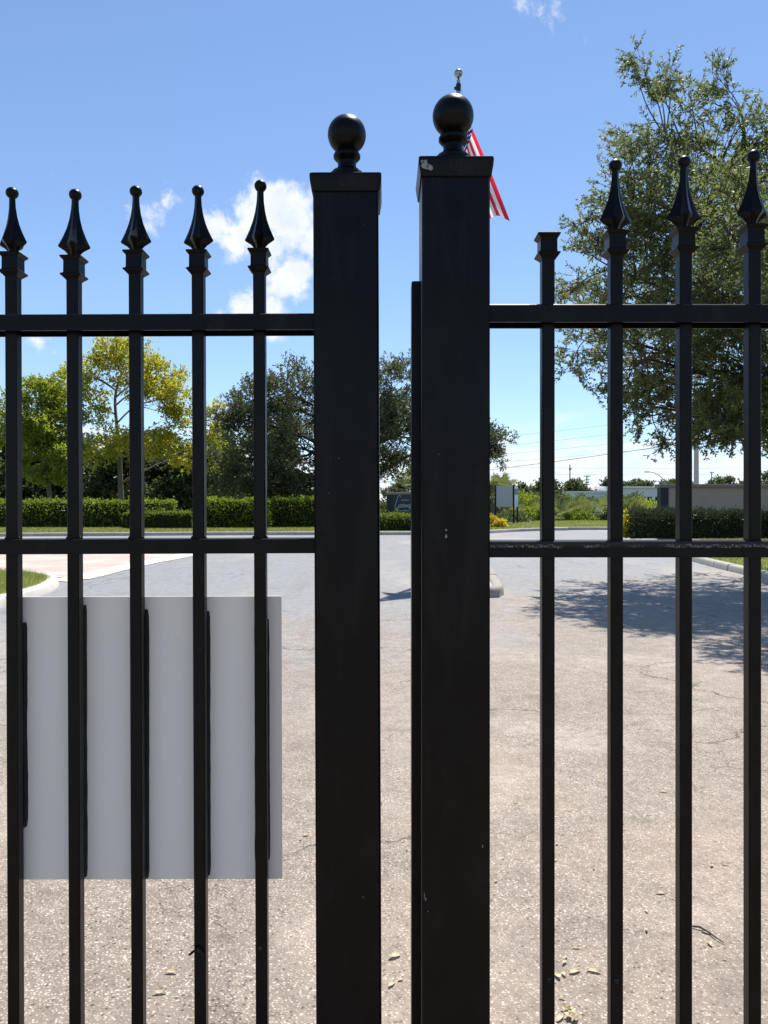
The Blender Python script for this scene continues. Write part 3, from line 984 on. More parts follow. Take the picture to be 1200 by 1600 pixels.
def palmetto(loc, label, seed, s=1.0, n=22, name='palmetto', trunk=0.0):
    """fan-leaved clump: each frond a stalk with a fan of narrow blades"""
    r = np.random.default_rng(seed)
    root = empty(name, loc, label, 'palm', 'palmettos beyond the lawn' if not trunk else None)
    st = MB()
    if trunk:
        st.tube([(0, 0, -.05), (.05, 0, trunk * .5), (0, 0, trunk)], [.16, .13, .12], 8)
    tris = []
    for k in range(n):
        a = r.uniform(0, 6.283)
        el = r.uniform(.15, 1.35)
        d = np.array([math.cos(a) * math.cos(el), math.sin(a) * math.cos(el), math.sin(el)])
        ln = s * r.uniform(.6, 1.15)
        tip = np.array([0, 0, trunk]) + d * ln
        st.tube([(0, 0, trunk), tuple(tip)], [.014 * s, .008 * s], 3, False)
        side = np.cross(d, [0, 0, 1])
        side /= np.linalg.norm(side) + 1e-9
        nrm = np.cross(side, d)
        for j in range(13):
            t = (j / 12 - .5) * 3.7
            dd = d * math.cos(t) + side * math.sin(t) + nrm * .15
            bl = s * .62 * (1 - .10 * abs(t)) * r.uniform(.85, 1.1)
            w = np.cross(dd, nrm)
            w = w / (np.linalg.norm(w) + 1e-9) * .035 * s
            e = tip + dd * bl + np.array([0, 0, -.16 * s * r.uniform(.4, 1.2)])
            m = tip + dd * bl * .5
            tris.append(np.stack([tip, m + w, e, m - w]))
    st.build('stems', M['bark_pale'], root)
    link('fronds', np_mesh('fronds', np.concatenate(tris), 4, M['palm']), root)
    return root


pr = random.Random(12)
pal_lab = 'fan-leaved palmetto in the sunlit thicket beyond the lawn'
for i in range(34):
    Y = pr.uniform(57, 68)
    px = pr.uniform(800, 1040)
    palmetto((P(px, 785, Y)[0], Y, 0), pal_lab, 300 + i, pr.uniform(1.0, 1.5), 20)
palmetto((P(783, 785, 55)[0], 55, .1), 'sabal palm rising behind the board sign', 401, 1.15, 34, 'sabal_palm', 2.0)
palmetto((P(768, 785, 56)[0], 56, .1), 'sabal palm beside the right gate post behind the flower bed', 402, 1.2, 34, 'sabal_palm', 1.3)
palmetto((P(650, 785, 56)[0], 56, .1), 'sabal palm seen above the dark monument sign', 403, 1.3, 34, 'sabal_palm', 2.4)
shr = [(795, 52, 2.0, 1.0, 'dark_leaf', 'dark shrub under the board sign'), (825, 66, 3.2, 2.7, 'lime', 'olive bush right of the board sign'), (850, 70, 3.2, 3.0, 'dark_leaf', 'tall dark bush behind the first right picket'),
       (880, 74, 3.0, 2.4, 'hedge_low', 'rounded bush left of the utility poles'), (835, 58, 1.7, 1.3, 'hedge', 'bright green bush on the lawn edge right of the board sign'), (930, 62, 2.0, 1.5, 'hedge', 'bright bush below the white building'),
       (1005, 60, 1.9, 1.9, 'lime', 'bright yellow-green bush left of the beige wall'), (985, 66, 2.4, 2.3, 'dark_leaf', 'dark bush in front of the white building'), (960, 58, 1.5, 1.1, 'palm', 'low bush behind the second right picket'), (905, 57, 1.4, 1.0, 'hedge_low', 'low dark bush at the lawn edge below the poles'),
       (765, 60, 2.6, 2.4, 'dark_leaf', 'dark thicket behind the right gate post'), (620, 58, 3, 2.0, 'dark_leaf', 'dark thicket behind the monument sign'),
       (912, 84, 2.6, 2.35, 'dark_leaf', 'dark bush hiding the left end of the white building'), (938, 88, 2.4, 2.2, 'hedge_low', 'green bush in front of the low end of the white building'), (1000, 92, 2.2, 1.9, 'palm', 'low bush before the white building wall')]
for i, (px, Y, w, h, mk, lab) in enumerate(shr):
    shrub('bush', (P(px, 785, Y)[0], Y, 0), lab, [('foliage', M[mk], 1)], (w, 1.5, h), int(900 * w * h), (.22, .11), 500 + i)
shrub('flowering_shrub', (P(768, 785, 41.5)[0], 41.5, .13), 'clump of orange flowers and yellow leaves at the kerb beside the gate post', [('foliage', M['croton'], .6), ('petals', M['flower'], .35)], (.55, .4, .75), 900, (.14, .08), 601)
shrub('flowering_shrub', (P(781, 785, 41)[0], 41, .13), 'small yellow and orange bush below the board sign', [('foliage', M['croton'], .6), ('petals', M['flower'], .3)], (.42, .35, .55), 700, (.13, .08), 602)
shrub('croton', (P(977, 785, 29.6)[0], 29.6, .12), 'bright yellow croton at the left end of the dark hedge', [('foliage', M['croton'], 1)], (.35, .35, 1.15), 900, (.13, .06), 603)

# far tree line, each crown its own
fr = random.Random(5)
far = [(772, 170, 30), (800, 190, 24), (822, 180, 27), (848, 175, 33), (868, 190, 35), (888, 200, 37), (905, 185, 31), (928, 210, 20), (950, 200, 33), (972, 190, 29), (990, 220, 36), (1010, 215, 34), (1032, 200, 33), (1055, 210, 34),
       (1080, 200, 30), (1120, 210, 38), (1135, 200, 36), (1165, 210, 34), (1196, 170, 42), (1230, 180, 44), (735, 180, 30), (700, 185, 33), (660, 180, 30), (620, 190, 32)]
for i, (px, Y, hp) in enumerate(far):
    L = (P(px, 785, Y)[0], Y, 0)
    H = EYE + hp * Y / 1200
    r2 = random.Random(900 + i)
    lobes = [(r2.uniform(-1.6, 1.6), r2.uniform(-1, 1), H * r2.uniform(.35, .9), r2.uniform(1.3, 2.2), 1.5, H * r2.uniform(.10, .17), 1) for _ in range(6)]
    make_tree('far_tree', L, 'grey-green tree in the distant tree line beyond the street', 'tree', [(0, 0, -.1), (.1, 0, H * .4), (-.1, 0, H * .8)], lobes, M['dark_leaf'], M['bark'],
              leaf=(.6, .38), twigs=420, per=7, twig_len=.7, clump=.6, nsub=6, seed=900 + i, trunk_r=.2, group='distant tree line')

# ------------------------------------------------------------------ the two gate leaves
PICK = .019          # picket width
GATE_BOTTOM = .09


def finial_mesh():
    """flared four-fluted spear with a ball on top; origin at its neck, widest at z=.012"""
    b = MB()
    prof = [(-.004, .0085, .8), (.000, .0095, .8), (.004, .013, .75), (.0100, .0222, .66), (.0122, .0230, .66), (.0160, .0210, .66), (.0270, .0160, .68), (.0400, .0112, .72), (.0540, .0078, .80), (.068, .0058, .90), (.078, .0052, .97), (.085, .0052, 1)]
    rings = []
    for z, rad, fl in prof:
        ring = []
        for i in range(16):
            a = 2 * math.pi * i / 16
            k = abs(math.cos(2 * a))          # 1 at the four fins, 0 between
            ring.append((rad * (fl * .78 + (1 - fl * .78) * k ** 2.2) * math.cos(a), rad * (fl * .78 + (1 - fl * .78) * k ** 2.2) * math.sin(a), z))
        rings.append(ring)
    b.rings(rings)
    n = 14
    prof2 = [(.0005, -.0088)] + [(.0092 * math.sin(math.pi * k / 8), -.0092 * math.cos(math.pi * k / 8)) for k in range(1, 8)] + [(.0005, .0092)]
    b.lathe(prof2, n, (0, 0, .092))
    me = b.mesh('finial', M['paint'])
    me.polygons.foreach_set('use_smooth', [True] * len(me.polygons))
    me.set_sharp_from_angle(angle=math.radians(38))
    return me


def collar_mesh():
    b = MB()

    def sq(hw, z):
        return [(-hw, -hw, z), (hw, -hw, z), (hw, hw, z), (-hw, hw, z)]
    b.rings([sq(.0102, -.001), sq(.0120, .001), sq(.0178, .0062), sq(.0186, .0072), sq(.0182, .0090), sq(.0150, .0102), sq(.0142, .0118), sq(.0140, .0300), sq(.0148, .0312), sq(.0182, .0345), sq(.0190, .0358), sq(.0186, .0375), sq(.0172, .0382), sq(.0110, .0398)])
    return b.mesh('collar', M['paint'])


FINIAL = finial_mesh()
COLLAR = collar_mesh()


def picket_mesh(h):
    b = MB()
    w = PICK / 2
    b.box(-w, w, -w, w, 0, h, .0012)
    return b.mesh('picket', M['paint'])


def ball_cap(root, x, y, z, hw, rot=0.0):
    """square flared cap with a ball finial on a turned neck; z = underside of cap front"""
    b = MB()

    def sq(w_, zz):
        c = .0025
        return [(-w_ + c, -w_, zz), (w_ - c, -w_, zz), (w_, -w_ + c, zz), (w_, w_ - c, zz), (w_ - c, w_, zz), (-w_ + c, w_, zz), (-w_, w_ - c, zz), (-w_, -w_ + c, zz)]
    b.rings([sq(hw + .0008, -.0015), sq(hw + .0022, .0), sq(hw + .0030, .006), sq(hw + .0044, .014), sq(hw + .0052, .022), sq(hw + .0048, .0262), sq(hw + .0015, .0278), sq(.030, .0330)])
    cap = b.build('post_cap', M['paint'], root, (x, y, z))
    k = MB()
    prof = [(.031, .0325), (.0312, .038), (.0295, .0440), (.0240, .0500), (.0170, .0540), (.0148, .0590), (.0150, .0660), (.0185, .0690), (.0218, .0730), (.0220, .0770), (.0196, .0815), (.0165, .0842)]
    cz = .0842 + .0266
    for i in range(1, 18):
        a = math.pi * (.14 + .86 * i / 17)
        prof.append((max(.0003, .0312 * math.sin(a)), cz - .0312 * math.cos(a)))
    k.lathe(prof, 36)
    o = k.build('ball', M['paint'], cap, smooth=True)
    smooth_auto(o, 30)
    # the pressed ring mark on the front of the cap
    rg = MB()
    n = 20
    pts = [(.0085 * math.cos(2 * math.pi * i / n + .6), -hw - .0046, .0135 + .0085 * math.sin(2 * math.pi * i / n + .6)) for i in range(n + 1)]
    rg.tube(pts, .0006, 5)
    rg.build('ring_mark', M['galv'], cap)
    return cap


def channel(x0, x1, yc, dep, zt, h):
    """rail: channel open underneath"""
    b = MB()
    t = .003
    y0, y1 = yc - dep / 2, yc + dep / 2
    prof = [(y0, zt - h), (y0, zt - .0015), (y0 + .0015, zt), (y1 - .0015, zt), (y1, zt - .0015), (y1, zt - h), (y1 - t, zt - h), (y1 - t, zt - t), (y0 + t, zt - t), (y0 + t, zt - h)]
    b.rings([[(x0, y, z) for y, z in prof], [(x1, y, z) for y, z in prof]])
    return b


def gate_leaf(base, label, yc, post, pick_px, rails, rail_dep, side, tilt, tops, mid_mat):
    """base: ground point under the meeting post; post = (x0, x1) world; pick = picket centres x world"""
    root = empty('gate_leaf', base, label, 'gate')
    root.rotation_euler = (0, tilt, 0)
    bx, by = base[0], base[1]
    x0, x1 = post[0] - bx, post[1] - bx
    hw = (x1 - x0) / 2
    pcx = (x0 + x1) / 2
    b = MB()
    b.box(x0, x1, -hw, hw, GATE_BOTTOM, post[2], .003)
    b.build('meeting_post', M['paint'], root)
    ball_cap(root, pcx, 0, post[2], hw, 1 if side < 0 else 0)
    xe = side * 2.42
    e0, e1 = (xe, x0 - .0005) if side < 0 else (x1 + .0005, xe)
    for zt, h, mk in rails:
        channel(min(e0, e1), max(e0, e1), 0, rail_dep, zt, h).build('rail', mk, root)
    b = MB()
    b.box(xe - .035, xe + .035, -.035, .035, GATE_BOTTOM, 2.0, .003)
    b.build('hinge_post', M['paint'], root)
    meshes = {}
    for i, (x, zc, has_spear, zs) in enumerate(pick_px):
        h = round(zc - GATE_BOTTOM - .02 + .02, 3)
        if h not in meshes:
            meshes[h] = picket_mesh(h)
        p = link('picket', meshes[h], root, (x - bx, 0, GATE_BOTTOM + .0))
        c = link('collar', COLLAR, p, (0, 0, h - .012))
        c.scale = (.9, .9, 1)
        if has_spear:
            f = link('finial', FINIAL, p, (0, 0, h - .012 + .0435))
            f.scale = (1.1, 1.1, zs)
            q_ = random.Random(i * 7 + int(side) + 3)
            f.rotation_euler = (math.radians(q_.uniform(-1.5, 1.5)), math.radians(q_.uniform(-1.8, 1.8)), math.radians(q_.uniform(-11, 11)))
        else:
            p['label'] = 'picket whose spear is missing, only the collar left on top'
    return root


# left leaf -------------------------------------------------------------
YL = 1.25
yf = YL - PICK / 2
tiltL = -.0038
lp = []
# front-face left edge in the photograph, collar foot and spear top
for px, pc, pt in [(8, 434, 293), (104, 439, 296), (201.5, 431, 290), (300, 431, 290), (396, 428, 282)]:
    x = (px - 600) / 1200 * yf + PICK / 2 + .0061
    zc = EYE + (785 - pc) / 1200 * YL
    zt = EYE + (785 - pt) / 1200 * YL
    dz = (x + .06) * -tiltL * 0
    lp.append((x, zc + .012 + dz - (x + .06) * .0038, True, (zt - zc - .0435) / .1012))
lp = lp[::-1]
x = lp[-1][0]
rr = random.Random(2)
while x > -2.3:
    x -= .0997
    lp.append((x, 1.867 + rr.uniform(-.004, .004), True, rr.uniform(.98, 1.06)))
lx0 = (490 - 600) / 1200 * (YL - .05) + .0065
lx1 = (592 - 600) / 1200 * (YL - .05) + .0065
gl = gate_leaf(((lx0 + lx1) / 2, YL, 0), 'black metal left gate leaf with five spear pickets and a lower ball post', YL,
               (lx0, lx1, EYE + (785 - 297) / 1200 * (YL - .052)), lp,
               [(1.8025, .0262, M['paint']), (1.4425, .0235, M['paint']), (.20, .03, M['paint'])], .048, -1, tiltL, None, M['paint'])
# right leaf ------------------------------------------------------------
YR = 1.165
yf = YR - PICK / 2
rp = []
for px, pc, pt, sp in [(867, 407, 0, False), (974, 403, 249, True), (1082, 399, 243, True), (1190, 394, 234, True)]:
    x = (px - 600) / 1200 * yf - PICK / 2
    zc = EYE + (785 - pc) / 1200 * YR
    zt = EYE + (785 - pt) / 1200 * YR if sp else zc + .15
    rp.append((x, zc + .012, sp, (zt - zc - .0435) / .1012))
x = rp[-1][0]
while x < 2.3:
    x += .1038
    rp.append((x, 1.886 + rr.uniform(-.004, .004), True, rr.uniform(.98, 1.06)))
rx0 = (659.5 - 600) / 1200 * (YR - .05)
rx1 = (766 - 600) / 1200 * (YR - .05)
gr = gate_leaf(((rx0 + rx1) / 2, YR, 0), 'black metal right gate leaf with a taller ball post and one broken picket', YR,
               (rx0, rx1, EYE + (785 - 273) / 1200 * (YR - .052)), rp,
               [(1.7955, .0270, M['paint']), (1.4425, .0245, M['paint_worn']), (.20, .03, M['paint'])], .044, 1, 0, None, M['paint_worn'])
gx = (rx0 + rx1) / 2
# gate stop: flat bar along the inner side of the right post
b = MB()
yb = .022
zs = EYE + (785 - 440) / 1200 * (YR + yb)
sx0 = (643 - 600) / 1200 * (YR + yb)
b.box(sx0 - gx, rx0 - gx + .003, yb - .004, yb + .036, .12, zs, .0015)
b.build('stop_bar', M['paint'], gr)
# weld beads, screws and chipped paint
def blob(name, root, x, y, z, rx, ry, rz, mat):
    b = MB()
    b.lathe([(.05, -1), (.7, -.7), (1, 0), (.7, .7), (.05, 1)], 8)
    o = b.build(name, mat, root, (x, y, z), smooth=True)
    o.scale = (rx, ry, rz)
    return o


def chip(root, px, py, Y, w, h, seed, off, mat):
    """flake of bare metal where the paint has come away"""
    r = random.Random(seed)
    x, _, z = P(px, py, Y)
    b = MB()
    n = 11
    pts = []
    for i in range(n):
        a = -2 * math.pi * i / n
        k = r.uniform(.45, 1.0)
        pts.append((w * k * math.cos(a), 0, h * k * math.sin(a)))
    b.rings([[(p[0] * 1.15, .0002, p[2] * 1.15) for p in pts], [(p[0], -.0005, p[2]) for p in pts]][::-1])
    return b.build('paint_chip', mat, root, (x - root.location.x, Y - root.location.y, z))


fyR = YR - (rx1 - rx0) / 2
for px, py, w, h, s in [(697, 828, .0018, .0022, 1), (697, 838, .0016, .0040, 2), (665, 1405, .0012, .003, 3), (669, 1424, .001, .0012, 4), (754, 1322, .0008, .0022, 5), (663, 1400, .0006, .006, 6)]:
    chip(gr, px, py, fyR - .0003, w, h, s, 0, M['bare_metal'])
for px, py, w, h, s in [(664, 257, .0070, .0075, 11), (671, 262, .0062, .0052, 12), (660, 252, .0035, .003, 13)]:
    chip(gr, px, py, fyR - .0064, w, h, s, 0, M['bare_metal'])
fyL = YL - (lx1 - lx0) / 2
for px, py, w, h, s in [(536, 716, .0008, .0011, 21), (571, 1402, .0010, .0012, 22), (520, 770, .0006, .0012, 23)]:
    chip(gl, px, py, fyL - .0003, w, h, s, 0, M['bare_metal'])
for px, py in [(858, 1531), (963, 1533)]:
    x, _, z = P(px, py, YR - PICK / 2)
    s_ = blob('screw', gr, x - gr.location.x, -PICK / 2, z, .0042, .0022, .0042, M['galv'])
    d_ = MB()
    d_.box(-.55, .55, -1.25, -.72, -.14, .14)
    d_.build('slot', M['adhesive'], s_)
for px, py in [(408, 1481), (312, 1484)]:
    x, _, z = P(px, py, YL - PICK / 2)
    blob('screw', gl, x - gl.location.x + .0018, -PICK / 2, z, .0042, .0024, .0042, M['galv'])
# loose end of a cable tie on the fourth picket
x, _, z = P(313, 1487, YL - PICK / 2)
t_ = MB()
t_.tube([(-.014, -.004, -.002), (-.009, -.006, .003), (0, -.0045, .009), (.006, -.004, .003), (.009, -.004, -.004)], [.0018, .0022, .0018, .0016, .001], 5)
t_.build('cable_tie', M['adhesive'], gl, (x - gl.location.x, -PICK / 2, z))
# weld beads where rails meet pickets
wb = MB()
for i, (x, zc, _, _) in enumerate(lp[:9]):
    for s in (-1, 1):
        wb.lathe([(.0004, -.003), (.0028, -.001), (.0022, .002), (.0004, .0042)], 6, (x - gl.location.x + s * (PICK / 2 + .0012), -.006, 1.4425))
o = wb.build('weld_beads', M['paint'], gl, smooth=True)
o['kind'] = 'stuff'

# outer pillars that carry the leaves
for sx, base, lab in [(-1, gl, 'black square pillar carrying the left gate leaf, beyond its outer end'), (1, gr, 'black square pillar carrying the right gate leaf, beyond its outer end')]:
    b = MB()
    b.box(-.06, .06, -.06, .06, 0, 2.05, .004)
    root = empty('gate_pillar', (base.location.x + sx * (2.42 + .10), base.location.y, 0), lab, 'pillar')
    b.build('shaft', M['paint'], root)
    ball_cap(root, 0, 0, 2.05, .06)
    for zz in (.4, 1.7):
        h = MB()
        h.lathe([(.012, -.04), (.012, .04)], 10, (-sx * .063, 0, zz))
        h.build('hinge', M['paint'], root)

# ------------------------------------------------------------------ notice board fixed behind the left leaf
YB = YL + PICK / 2 + .008
bx0, _, bz0 = P(31, 1374, YB)
bx1, _, bz1 = P(441, 932, YB)
board = empty('notice_board', ((bx0 + bx1) / 2, YB, bz0), 'blank pale grey back of a square notice board behind the left pickets', 'sign')
b = MB()
hw = (bx1 - bx0) / 2
b.box(-hw, hw, 0, .003, 0, bz1 - bz0, .0006)
b.build('panel', M['board'], board)
board.rotation_euler = (0, -.003, 0)
ar = random.Random(4)
for i, (x, _, _, _) in enumerate(lp[:5][::-1]):
    top = [972, 945, 952, 955, 968][i]
    bot = [1290, 1368, 1370, 1366, 1342][i]
    extra = [.0030, .0022, .0040, .0028, .0014][i]
    lft = [.0, .0, .0, .0, .0028][i]
    z1 = EYE + (785 - top) / 1200 * YB - bz0
    z0 = EYE + (785 - bot) / 1200 * YB - bz0
    b = MB()
    xc = x - .0061 + .0022 - board.location.x
    rings = []
    n = 36
    for k in range(n + 1):
        f = k / n
        z = z0 + (z1 - z0) * f
        e = extra * (1 + .4 * mnoise.noise((f * 3.1, i * 3.1, 0))) * (.55 if f in (0, 1) else 1) + .0006 * mnoise.noise((f * 14, i, 2))
        l = lft + .0012 * mnoise.noise((f * 9, i, 5))
        xl, xr = xc - PICK / 2 - l, xc + PICK / 2 + e
        rings.append([(xl, -.0075, z), (xr - .002, -.0075, z), (xr, -.0045, z), (xr + .0006, -.0002, z), (xl, -.0002, z)])
    b.rings(rings)
    b.build('adhesive_strip', M['adhesive'], board)

# ------------------------------------------------------------------ flagpole and flag on the island
FX, FY = 1.585, 16.35
pole = empty('flagpole', (FX, FY, .13), 'slim flagpole topped by a silver ball, mostly hidden behind the right gate post', 'flagpole')
ztop = EYE + (785 - 125) / 1200 * FY - .13
b = MB()
b.lathe([(.11, 0), (.11, .04), (.075, .07), (.070, .5), (.062, ztop * .5), (.040, ztop - .05), (.034, ztop)], 16)
smooth_auto(b.build('pole', M['lamp_metal'], pole), 40)
b = MB()
b.lathe([(.034, ztop - .25), (.050, ztop - .24), (.055, ztop - .10), (.045, ztop - .08), (.025, ztop - .06), (.018, ztop + .07)], 14)
b.box(-.09, .02, -.02, .02, ztop - .20, ztop - .15)
b.build('pulley', M['black_wood'], pole)
b = MB()
b.lathe([(.002, -.09)] + [(.09 * math.sin(math.pi * k / 12), -.09 * math.cos(math.pi * k / 12)) for k in range(1, 12)] + [(.002, .09)], 20, (0, 0, ztop + .14))
b.build('ball', simple_mat('spun_silver_ball', (.34, .36, .34), .3, .5, .2, 8, metal=.7), pole, smooth=True)
b = MB()
b.tube([(.075, 0, ztop - .2), (.085, .0, ztop * .5), (.075, 0, 1.2)], .006, 4)
b.build('halyard', M['pole_concrete'], pole)

flag = empty('flag', (FX, FY, .13 + ztop - .55), 'limp red and white striped flag hanging from the flagpole beside the right ball post', 'flag')
nu, nv = 44, 40
s_px = FY / 1200
verts, faces, uvs = [], [], []
for i in range(nu + 1):
    u = i / nu
    tx = 77 * u * s_px
    tz = -(10 * u + 168 * u ** 1.12) * s_px
    for j in range(nv + 1):
        v = j / nv
        dx = u * -105 * s_px
        dz = (1 - u) * -112 * s_px + u * (-8) * s_px
        fold = math.sin(v * 11 + u * 2.0) * (.03 + .15 * u) + math.sin(v * 5.2 + 1 - u * 3) * .10 * u
        sway = math.sin(v * 14 + u * 3) * .03 * u * (1 - .4 * u)
        verts.append((tx + dx * v + sway + .055, fold, tz + dz * v + .02 * math.sin(v * 9) * u))
        uvs.append((u, v))
for i in range(nu):
    for j in range(nv):
        a = i * (nv + 1) + j
        faces.append((a, a + 1, a + nv + 2, a + nv + 1))
me = bpy.data.meshes.new('cloth')
me.from_pydata(verts, [], faces)
ul = me.uv_layers.new(name='UVMap')
for l in me.loops:
    ul.data[l.index].uv = uvs[l.vertex_index]
me.materials.append(M['flag'])
me.polygons.foreach_set('use_smooth', [True] * len(me.polygons))
link('cloth', me, flag)

# ------------------------------------------------------------------ monument sign beyond the street
MX0, MX1, MY = P(604, 785, 40)[0], P(700, 785, 40)[0], 40.0
mon = empty('monument_sign', ((MX0 + MX1) / 2, MY, .13), 'low dark monument sign with pale script lettering behind the low hedge', 'sign')
hw = (MX1 - MX0) / 2
ztp = EYE + (785 - 773) / 1200 * MY - .13
b = MB()
b.box(-hw, hw, 0, .7, 0, ztp, .01)
b.build('body', M['dark_panel'], mon)
b = MB()
b.box(-hw - .06, hw + .06, -.06, .76, ztp, ztp + .14, .02)
b.build('cap', M['stucco_cap'], mon)
fx0 = P(614, 785, MY)[0] - (MX0 + MX1) / 2
b = MB()
b.box(fx0, hw - .1, -.035, .0, .25, ztp - .03, .008)
b.build('face_panel', simple_mat('slate_sign_face', (.022, .034, .042), .5, .4, .2, 4), mon)


def text_part(body, size, loc, parent, shear=0.0, ext=.008, off=0.0):
    cu = bpy.data.curves.new('text', 'FONT')
    cu.body = body
    cu.size = size
    cu.shear = shear
    cu.extrude = ext
    cu.offset = off
    to = bpy.data.objects.new('lettering', cu)
    COL.objects.link(to)
    bpy.context.view_layer.update()
    me = bpy.data.meshes.new_from_object(to.evaluated_get(bpy.context.evaluated_depsgraph_get()))
    bpy.data.objects.remove(to)
    me.materials.clear()
    me.materials.append(M['lettering'])
    o = link('lettering', me, parent, loc)
    o.rotation_euler = (math.radians(90), 0, 0)
    return o


# a sweeping capital G drawn as a stroke, the rest of the word beside it
zg = EYE + (785 - 793) / 1200 * MY - .13
gpts = [(.24, .68), (.17, .80), (.06, .72), (-.01, .50), (-.10, .22), (-.14, .02), (-.06, -.10), (.05, .02), (.14, .20), (.10, .05), (.02, -.22), (-.10, -.34), (-.18, -.24), (-.04, -.06), (.16, .02)]
gx_ = fx0 + .22
b = MB()
b.tube([(gx_ + x * .8, -.05, zg + z * .8) for x, z in spline(gpts, 5)], .016, 5)
b.build('lettering', M['lettering'], mon)
o = text_part('ateway', .36, (gx_ + .12, -.037, zg), mon, .32, .008, .004)
o.scale = (.62, 1, 1)
b = MB()
b.tube([(gx_ + .66, -.05, zg + .05), (gx_ + .60, -.05, zg - .22), (gx_ + .48, -.05, zg - .24)], .014, 5)
b.build('lettering', M['lettering'], mon)
for z, x0_, n_ in [(zg + .36, .22, 6), (zg - .19, .10, 8)]:
    for k in range(n_):
        b = MB()
        xx = gx_ + x0_ + k * .065
        b.box(xx, xx + .04, -.045, -.036, z, z + .05)
        b.build('small_lettering', M['lettering'], mon)

# ------------------------------------------------------------------ board sign on the lawn
SY = 48.0
sx0_, _, _ = P(774, 785, SY)
sx1_, _, _ = P(802.5, 785, SY)
bs = empty('board_sign', ((sx0_ + sx1_) / 2, SY, .13), 'V-shaped board sign on black posts standing on the lawn', 'sign')
hw = (sx1_ - sx0_) / 2
zb0 = EYE + (785 - 792) / 1200 * SY - .13
zb1 = EYE + (785 - 759) / 1200 * SY - .13
for x in (-hw, hw):
    b = MB()
    b.box(x - .05, x + .05, -.05, .05, -.12, zb1 + .04, .006)
    b.build('post', M['black_wood'], bs)
b = MB()
b.box(-hw + .055, hw - .055, -.02, .02, zb0, zb1, .004)
b.build('panel', M['sign_grey'], bs)
b = MB()
hx = P(808.5, 785, SY + 1.1)[0] - (sx0_ + sx1_) / 2
b.box(hx - .05, hx + .05, 1.05, 1.15, -.12, zb1 - .02, .006)
b.build('post', M['black_wood'], bs)
b = MB()
d_ = Vector((hx - hw, 1.05, 0)).normalized()
n_ = Vector((d_.y, -d_.x, 0)) * .02
p0 = Vector((hw + .03, .06, 0))
p1 = Vector((hx + .01, 1.04, 0))
b.rings([[p0 - n_ + Vector((0, 0, z)), p0 + n_ + Vector((0, 0, z)), p1 + n_ + Vector((0, 0, z)), p1 - n_ + Vector((0, 0, z))] for z in (zb0, zb1 - .03)])
b.build('printed_panel', M['poster'], bs)

# ------------------------------------------------------------------ beige wall at right
WY = 32.0
wx0 = P(1032, 785, WY)[0]
ztp = EYE + (785 - 762) / 1200 * WY - .12
wall = empty('garden_wall', (wx0 + 4, WY, .12), 'low beige stucco wall with flat cap behind the dark hedge at right', 'wall')
b = MB()
b.box(-4 + .33, 0.95, 0, .35, 0, ztp, .008)
b.build('wall_face', M['stucco'], wall)
b = MB()
b.box(-4, -4 + .325, -.03, .40, 0, ztp, .008)
b.build('end_panel', M['dark_panel'], wall)
b = MB()
b.box(-4.08, 1.0, -.11, .46, ztp, ztp + .15, .015)
b.build('cap', M['stucco_cap'], wall)
b = MB()
b.box(.955, 5.0, .1, .45, 0, ztp - .22, .008)
b.build('wall_face', M['stucco'], wall)
b = MB()
b.box(.955, 5.0, .02, .50, ztp - .217, ztp, .008)
b.build('dark_band', M['dark_panel'], wall)
b = MB()
b.box(1.005, 5.1, -.05, .56, ztp + .003, ztp + .145, .015)
b.build('cap', M['stucco_cap'], wall)

# ------------------------------------------------------------------ poles, wires, distant building
px_, Y_ = 1088, 38
lp_ = empty('concrete_pole', (P(px_, 785, Y_)[0], Y_, 0), 'pale concrete pole rising behind the beige wall into the oak crown', 'pole')
b = MB()
b.lathe([(.13, 0), (.085, 9.5), (.05, 9.55)], 12)
smooth_auto(b.build('shaft', M['pole_concrete'], lp_), 40)
b = MB()
b.tube([(0, 0, 9.4), (.8, 0, 9.8), (1.8, 0, 9.9)], .04, 6)
b.build('arm', M['lamp_metal'], lp_)
b = MB()
b.box(1.7, 2.3, -.13, .13, 9.85, 9.97, .03)
b.build('lamp_head', M['lamp_metal'], lp_)


def util_pole(px, ptop, Y, arms, label, r=.14):
    root = empty('utility_pole', (P(px, 785, Y)[0], Y, 0), label, 'utility pole')
    H = EYE + (785 - ptop) / 1200 * Y
    b = MB()
    b.lathe([(r, 0), (r * .8, H)], 8)
    b.build('shaft', M['pole_wood'], root)
    for dz, w in arms:
        b = MB()
        b.box(-w, w, -.18, -.12, H - dz - .1, H - dz + .06)
        for x in (-w + .1, 0.35, w - .1):
            b.lathe([(.06, 0), (.08, .12), (.03, .25)], 6, (x, -.15, H - dz + .06))
        b.build('crossarm', M['pole_wood'], root)
    return root


util_pole(890.5, 726, 190, [(1.2, .3)], 'tall thin utility pole, the left of the two beyond the palmettos', .16)
util_pole(917, 743, 210, [(.2, .9), (1.15, .7), (1.9, .6)], 'shorter utility pole with three crossarms beside the tall thin one', .20)
util_pole(1112, 737, 200, [(.3, .5)], 'distant utility pole standing up behind the beige wall', .15)

sl = empty('street_lamp', (P(1038, 785, 120)[0], 120, 0), 'street lamp with a long curved arm left of the beige wall', 'street lamp')
zt = EYE + (785 - 748) / 1200 * 120
b = MB()
b.lathe([(.12, 0), (.09, zt)], 8)
b.build('shaft', M['lamp_metal'], sl)
b = MB()
b.tube(spline([(0, 0, zt - .3), (-.6, 0, zt + .35), (-1.4, 0, zt + .85), (-2.4, 0, zt + 1.08)], 4), .055, 6)
b.build('arm', M['lamp_metal'], sl)
b = MB()
b.box(-3.1, -2.35, -.16, .16, zt + .98, zt + 1.14, .03)
b.build('lamp_head', M['lamp_metal'], sl)


